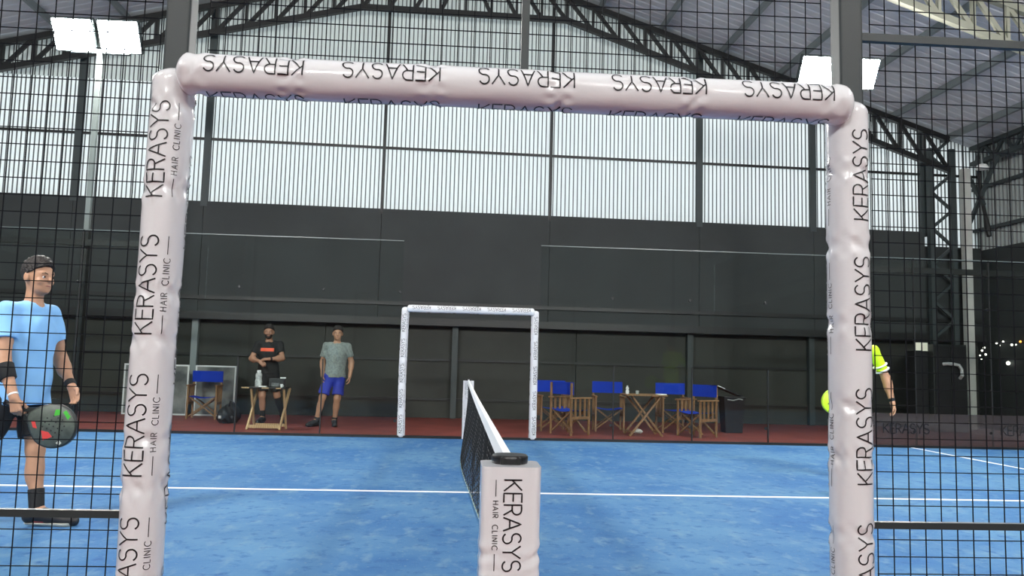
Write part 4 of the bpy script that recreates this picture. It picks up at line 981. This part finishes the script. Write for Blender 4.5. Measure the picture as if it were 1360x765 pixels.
# player in neon yellow, mostly behind the right white post
NEON = mat('neon_yellow_cloth', (0.50, .78, .01), .7)
pn, JN, _, _ = person(dict(body=(-.35, -.94, 0), face=(-.35, -.94, 0), pelvis=(4.135, 6.22, .93), chest=(4.14, 6.22, 1.24), neck=(4.145, 6.22, 1.45), head=(4.145, 6.19, 1.615),
    Rsh=(4.015, 6.27, 1.39), Lsh=(4.335, 6.17, 1.39), Rel=(4.00, 6.17, 1.12), Rwr=(4.085, 5.99, .96), Lel=(4.485, 6.18, 1.09), Lwr=(4.515, 6.12, .84),
    Rhip=(4.06, 6.24, .89), Lhip=(4.205, 6.20, .89), Rkn=(4.08, 6.20, .48), Ran=(4.09, 6.26, .095), Rtoe=(4.03, 6.08, .032), Lkn=(4.23, 6.16, .48), Lan=(4.23, 6.22, .095), Ltoe=(4.19, 6.03, .032)),
    'player in a neon yellow shirt mostly hidden behind the right white post', .0075, SKIN1, NEON, BLK, WHITEPL, SHOE, SOLE, sleeve=.70, hem=.80, seed=5, girth=.88,
    hands={'R': ((-.25, -.25, -1), (0, -1, .2), (-.9, .3, .2), .95), 'L': ((.05, -.2, -1), (-1, 0, 0), (0, -1, 0), .4)})
band(pn, 'wristband', JN['Lel'], JN['Lwr'], (.82, .96), (.035, .033), BLK); band(pn, 'arm_strap', JN['Lel'], JN['Lwr'], (.16, .22), (.047, .046), BLK)
for f0 in (.50, .66): band(pn, 'sleeve_stripe', JN['Lsh'], JN['Lel'], (f0, f0+.05), (.079, .079), WHITEPL)
racket(V((3.80, 5.95, .845)), (-1, 0, -.20), (.1, -1, .1), 'neon yellow padel racket peeking out left of the right white post', mat('neon_racket_face', (0.52, .80, .02), .4), mat('neon_racket_rim', (0.45, .72, .03), .4),
    [('dark_mark', [(-.03, -.05), (.01, .06), (-.01, .10), (-.05, .0)], mat('olive_mark', (.05, .08, .03), .5)), ('pale_mark', [(-.125, .0), (-.10, .06), (-.085, .05), (-.105, .0)], PALEP)], R=.135)
# man in black behind the tray table
pb, JB, shirtB, _ = person(dict(body=(.2, -.98, 0), face=(.12, -.98, -.06), pelvis=(-3.51, 12.22, .92), chest=(-3.525, 12.21, 1.215), neck=(-3.525, 12.2, 1.425), head=(-3.53, 12.165, 1.60),
    Rsh=(-3.705, 12.17, 1.375), Lsh=(-3.345, 12.24, 1.38), Rel=(-3.785, 12.08, 1.12), Rwr=(-3.62, 11.95, 1.08), Lel=(-3.265, 12.11, 1.14), Lwr=(-3.46, 11.97, 1.12),
    Rhip=(-3.595, 12.2, .88), Lhip=(-3.425, 12.24, .88), Rkn=(-3.58, 12.12, .48), Ran=(-3.565, 12.17, .095), Rtoe=(-3.60, 11.97, .032), Lkn=(-3.35, 12.24, .48), Lan=(-3.245, 12.32, .095), Ltoe=(-3.17, 12.13, .032)),
    'bearded man in a black shirt and shorts standing behind the tray table', .0078, SKIN2, BLK, BLK, BLK, SHOE, SHOE, sleeve=.62, hem=.86, shortlen=.82, socklen={'R': .34, 'L': .93}, beard=HAIR, hs=1.06, seed=7,
    hands={'R': ((.75, -.35, -.5), (.2, .6, -.6), (.2, -.4, .8), .6), 'L': ((-.9, -.3, -.05), (.1, .5, -.8), (0, -.4, .9), .5)})
surface(inter(off(shirtB, .003), rc((-3.63, 12.05, 1.275), (-3.40, 12.05, 1.285), .03, .03) if False else (lambda P: np.maximum.reduce([np.abs(P[:, 0]+3.53)-.115, np.abs(P[:, 2]-1.283)-.032, P[:, 1]-12.16]))), (-3.7, 11.95, 1.2), (-3.36, 12.2, 1.36), .007, 'chest_print', mat('orange_print', (0.85, .12, .05), .6), pb)
band(pb, 'wristband', JB['Lel'], JB['Lwr'], (.78, .93), (.035, .034), BLK)
# man in grey
pg, JG, shirtG, _ = person(dict(body=(.12, -.99, 0), face=(.16, -.98, -.04), pelvis=(-2.29, 11.82, .91), chest=(-2.28, 11.82, 1.21), neck=(-2.275, 11.81, 1.425), head=(-2.27, 11.78, 1.595),
    Rsh=(-2.455, 11.80, 1.37), Lsh=(-2.10, 11.84, 1.375), Rel=(-2.515, 11.86, 1.10), Rwr=(-2.495, 11.76, .865), Lel=(-2.025, 11.88, 1.10), Lwr=(-2.03, 11.78, .855),
    Rhip=(-2.375, 11.81, .87), Lhip=(-2.205, 11.84, .87), Rkn=(-2.47, 11.72, .49), Ran=(-2.56, 11.75, .095), Rtoe=(-2.68, 11.60, .032), Lkn=(-2.225, 11.76, .48), Lan=(-2.265, 11.82, .095), Ltoe=(-2.23, 11.63, .032)),
    'man in a grey marled shirt and royal blue shorts standing with arms down', .0078, SKIN1, mat('grey_marl_jersey', (0.27, .31, .28), .8, col2=(.18, .21, .20), scale=30), mat('royal_blue_shorts', (0.02, .04, .36), .7), SHOE, SHOE, SHOE, sleeve=.66, hem=.835, shortlen=.86, socklen=.16, hs=1.05, seed=11)
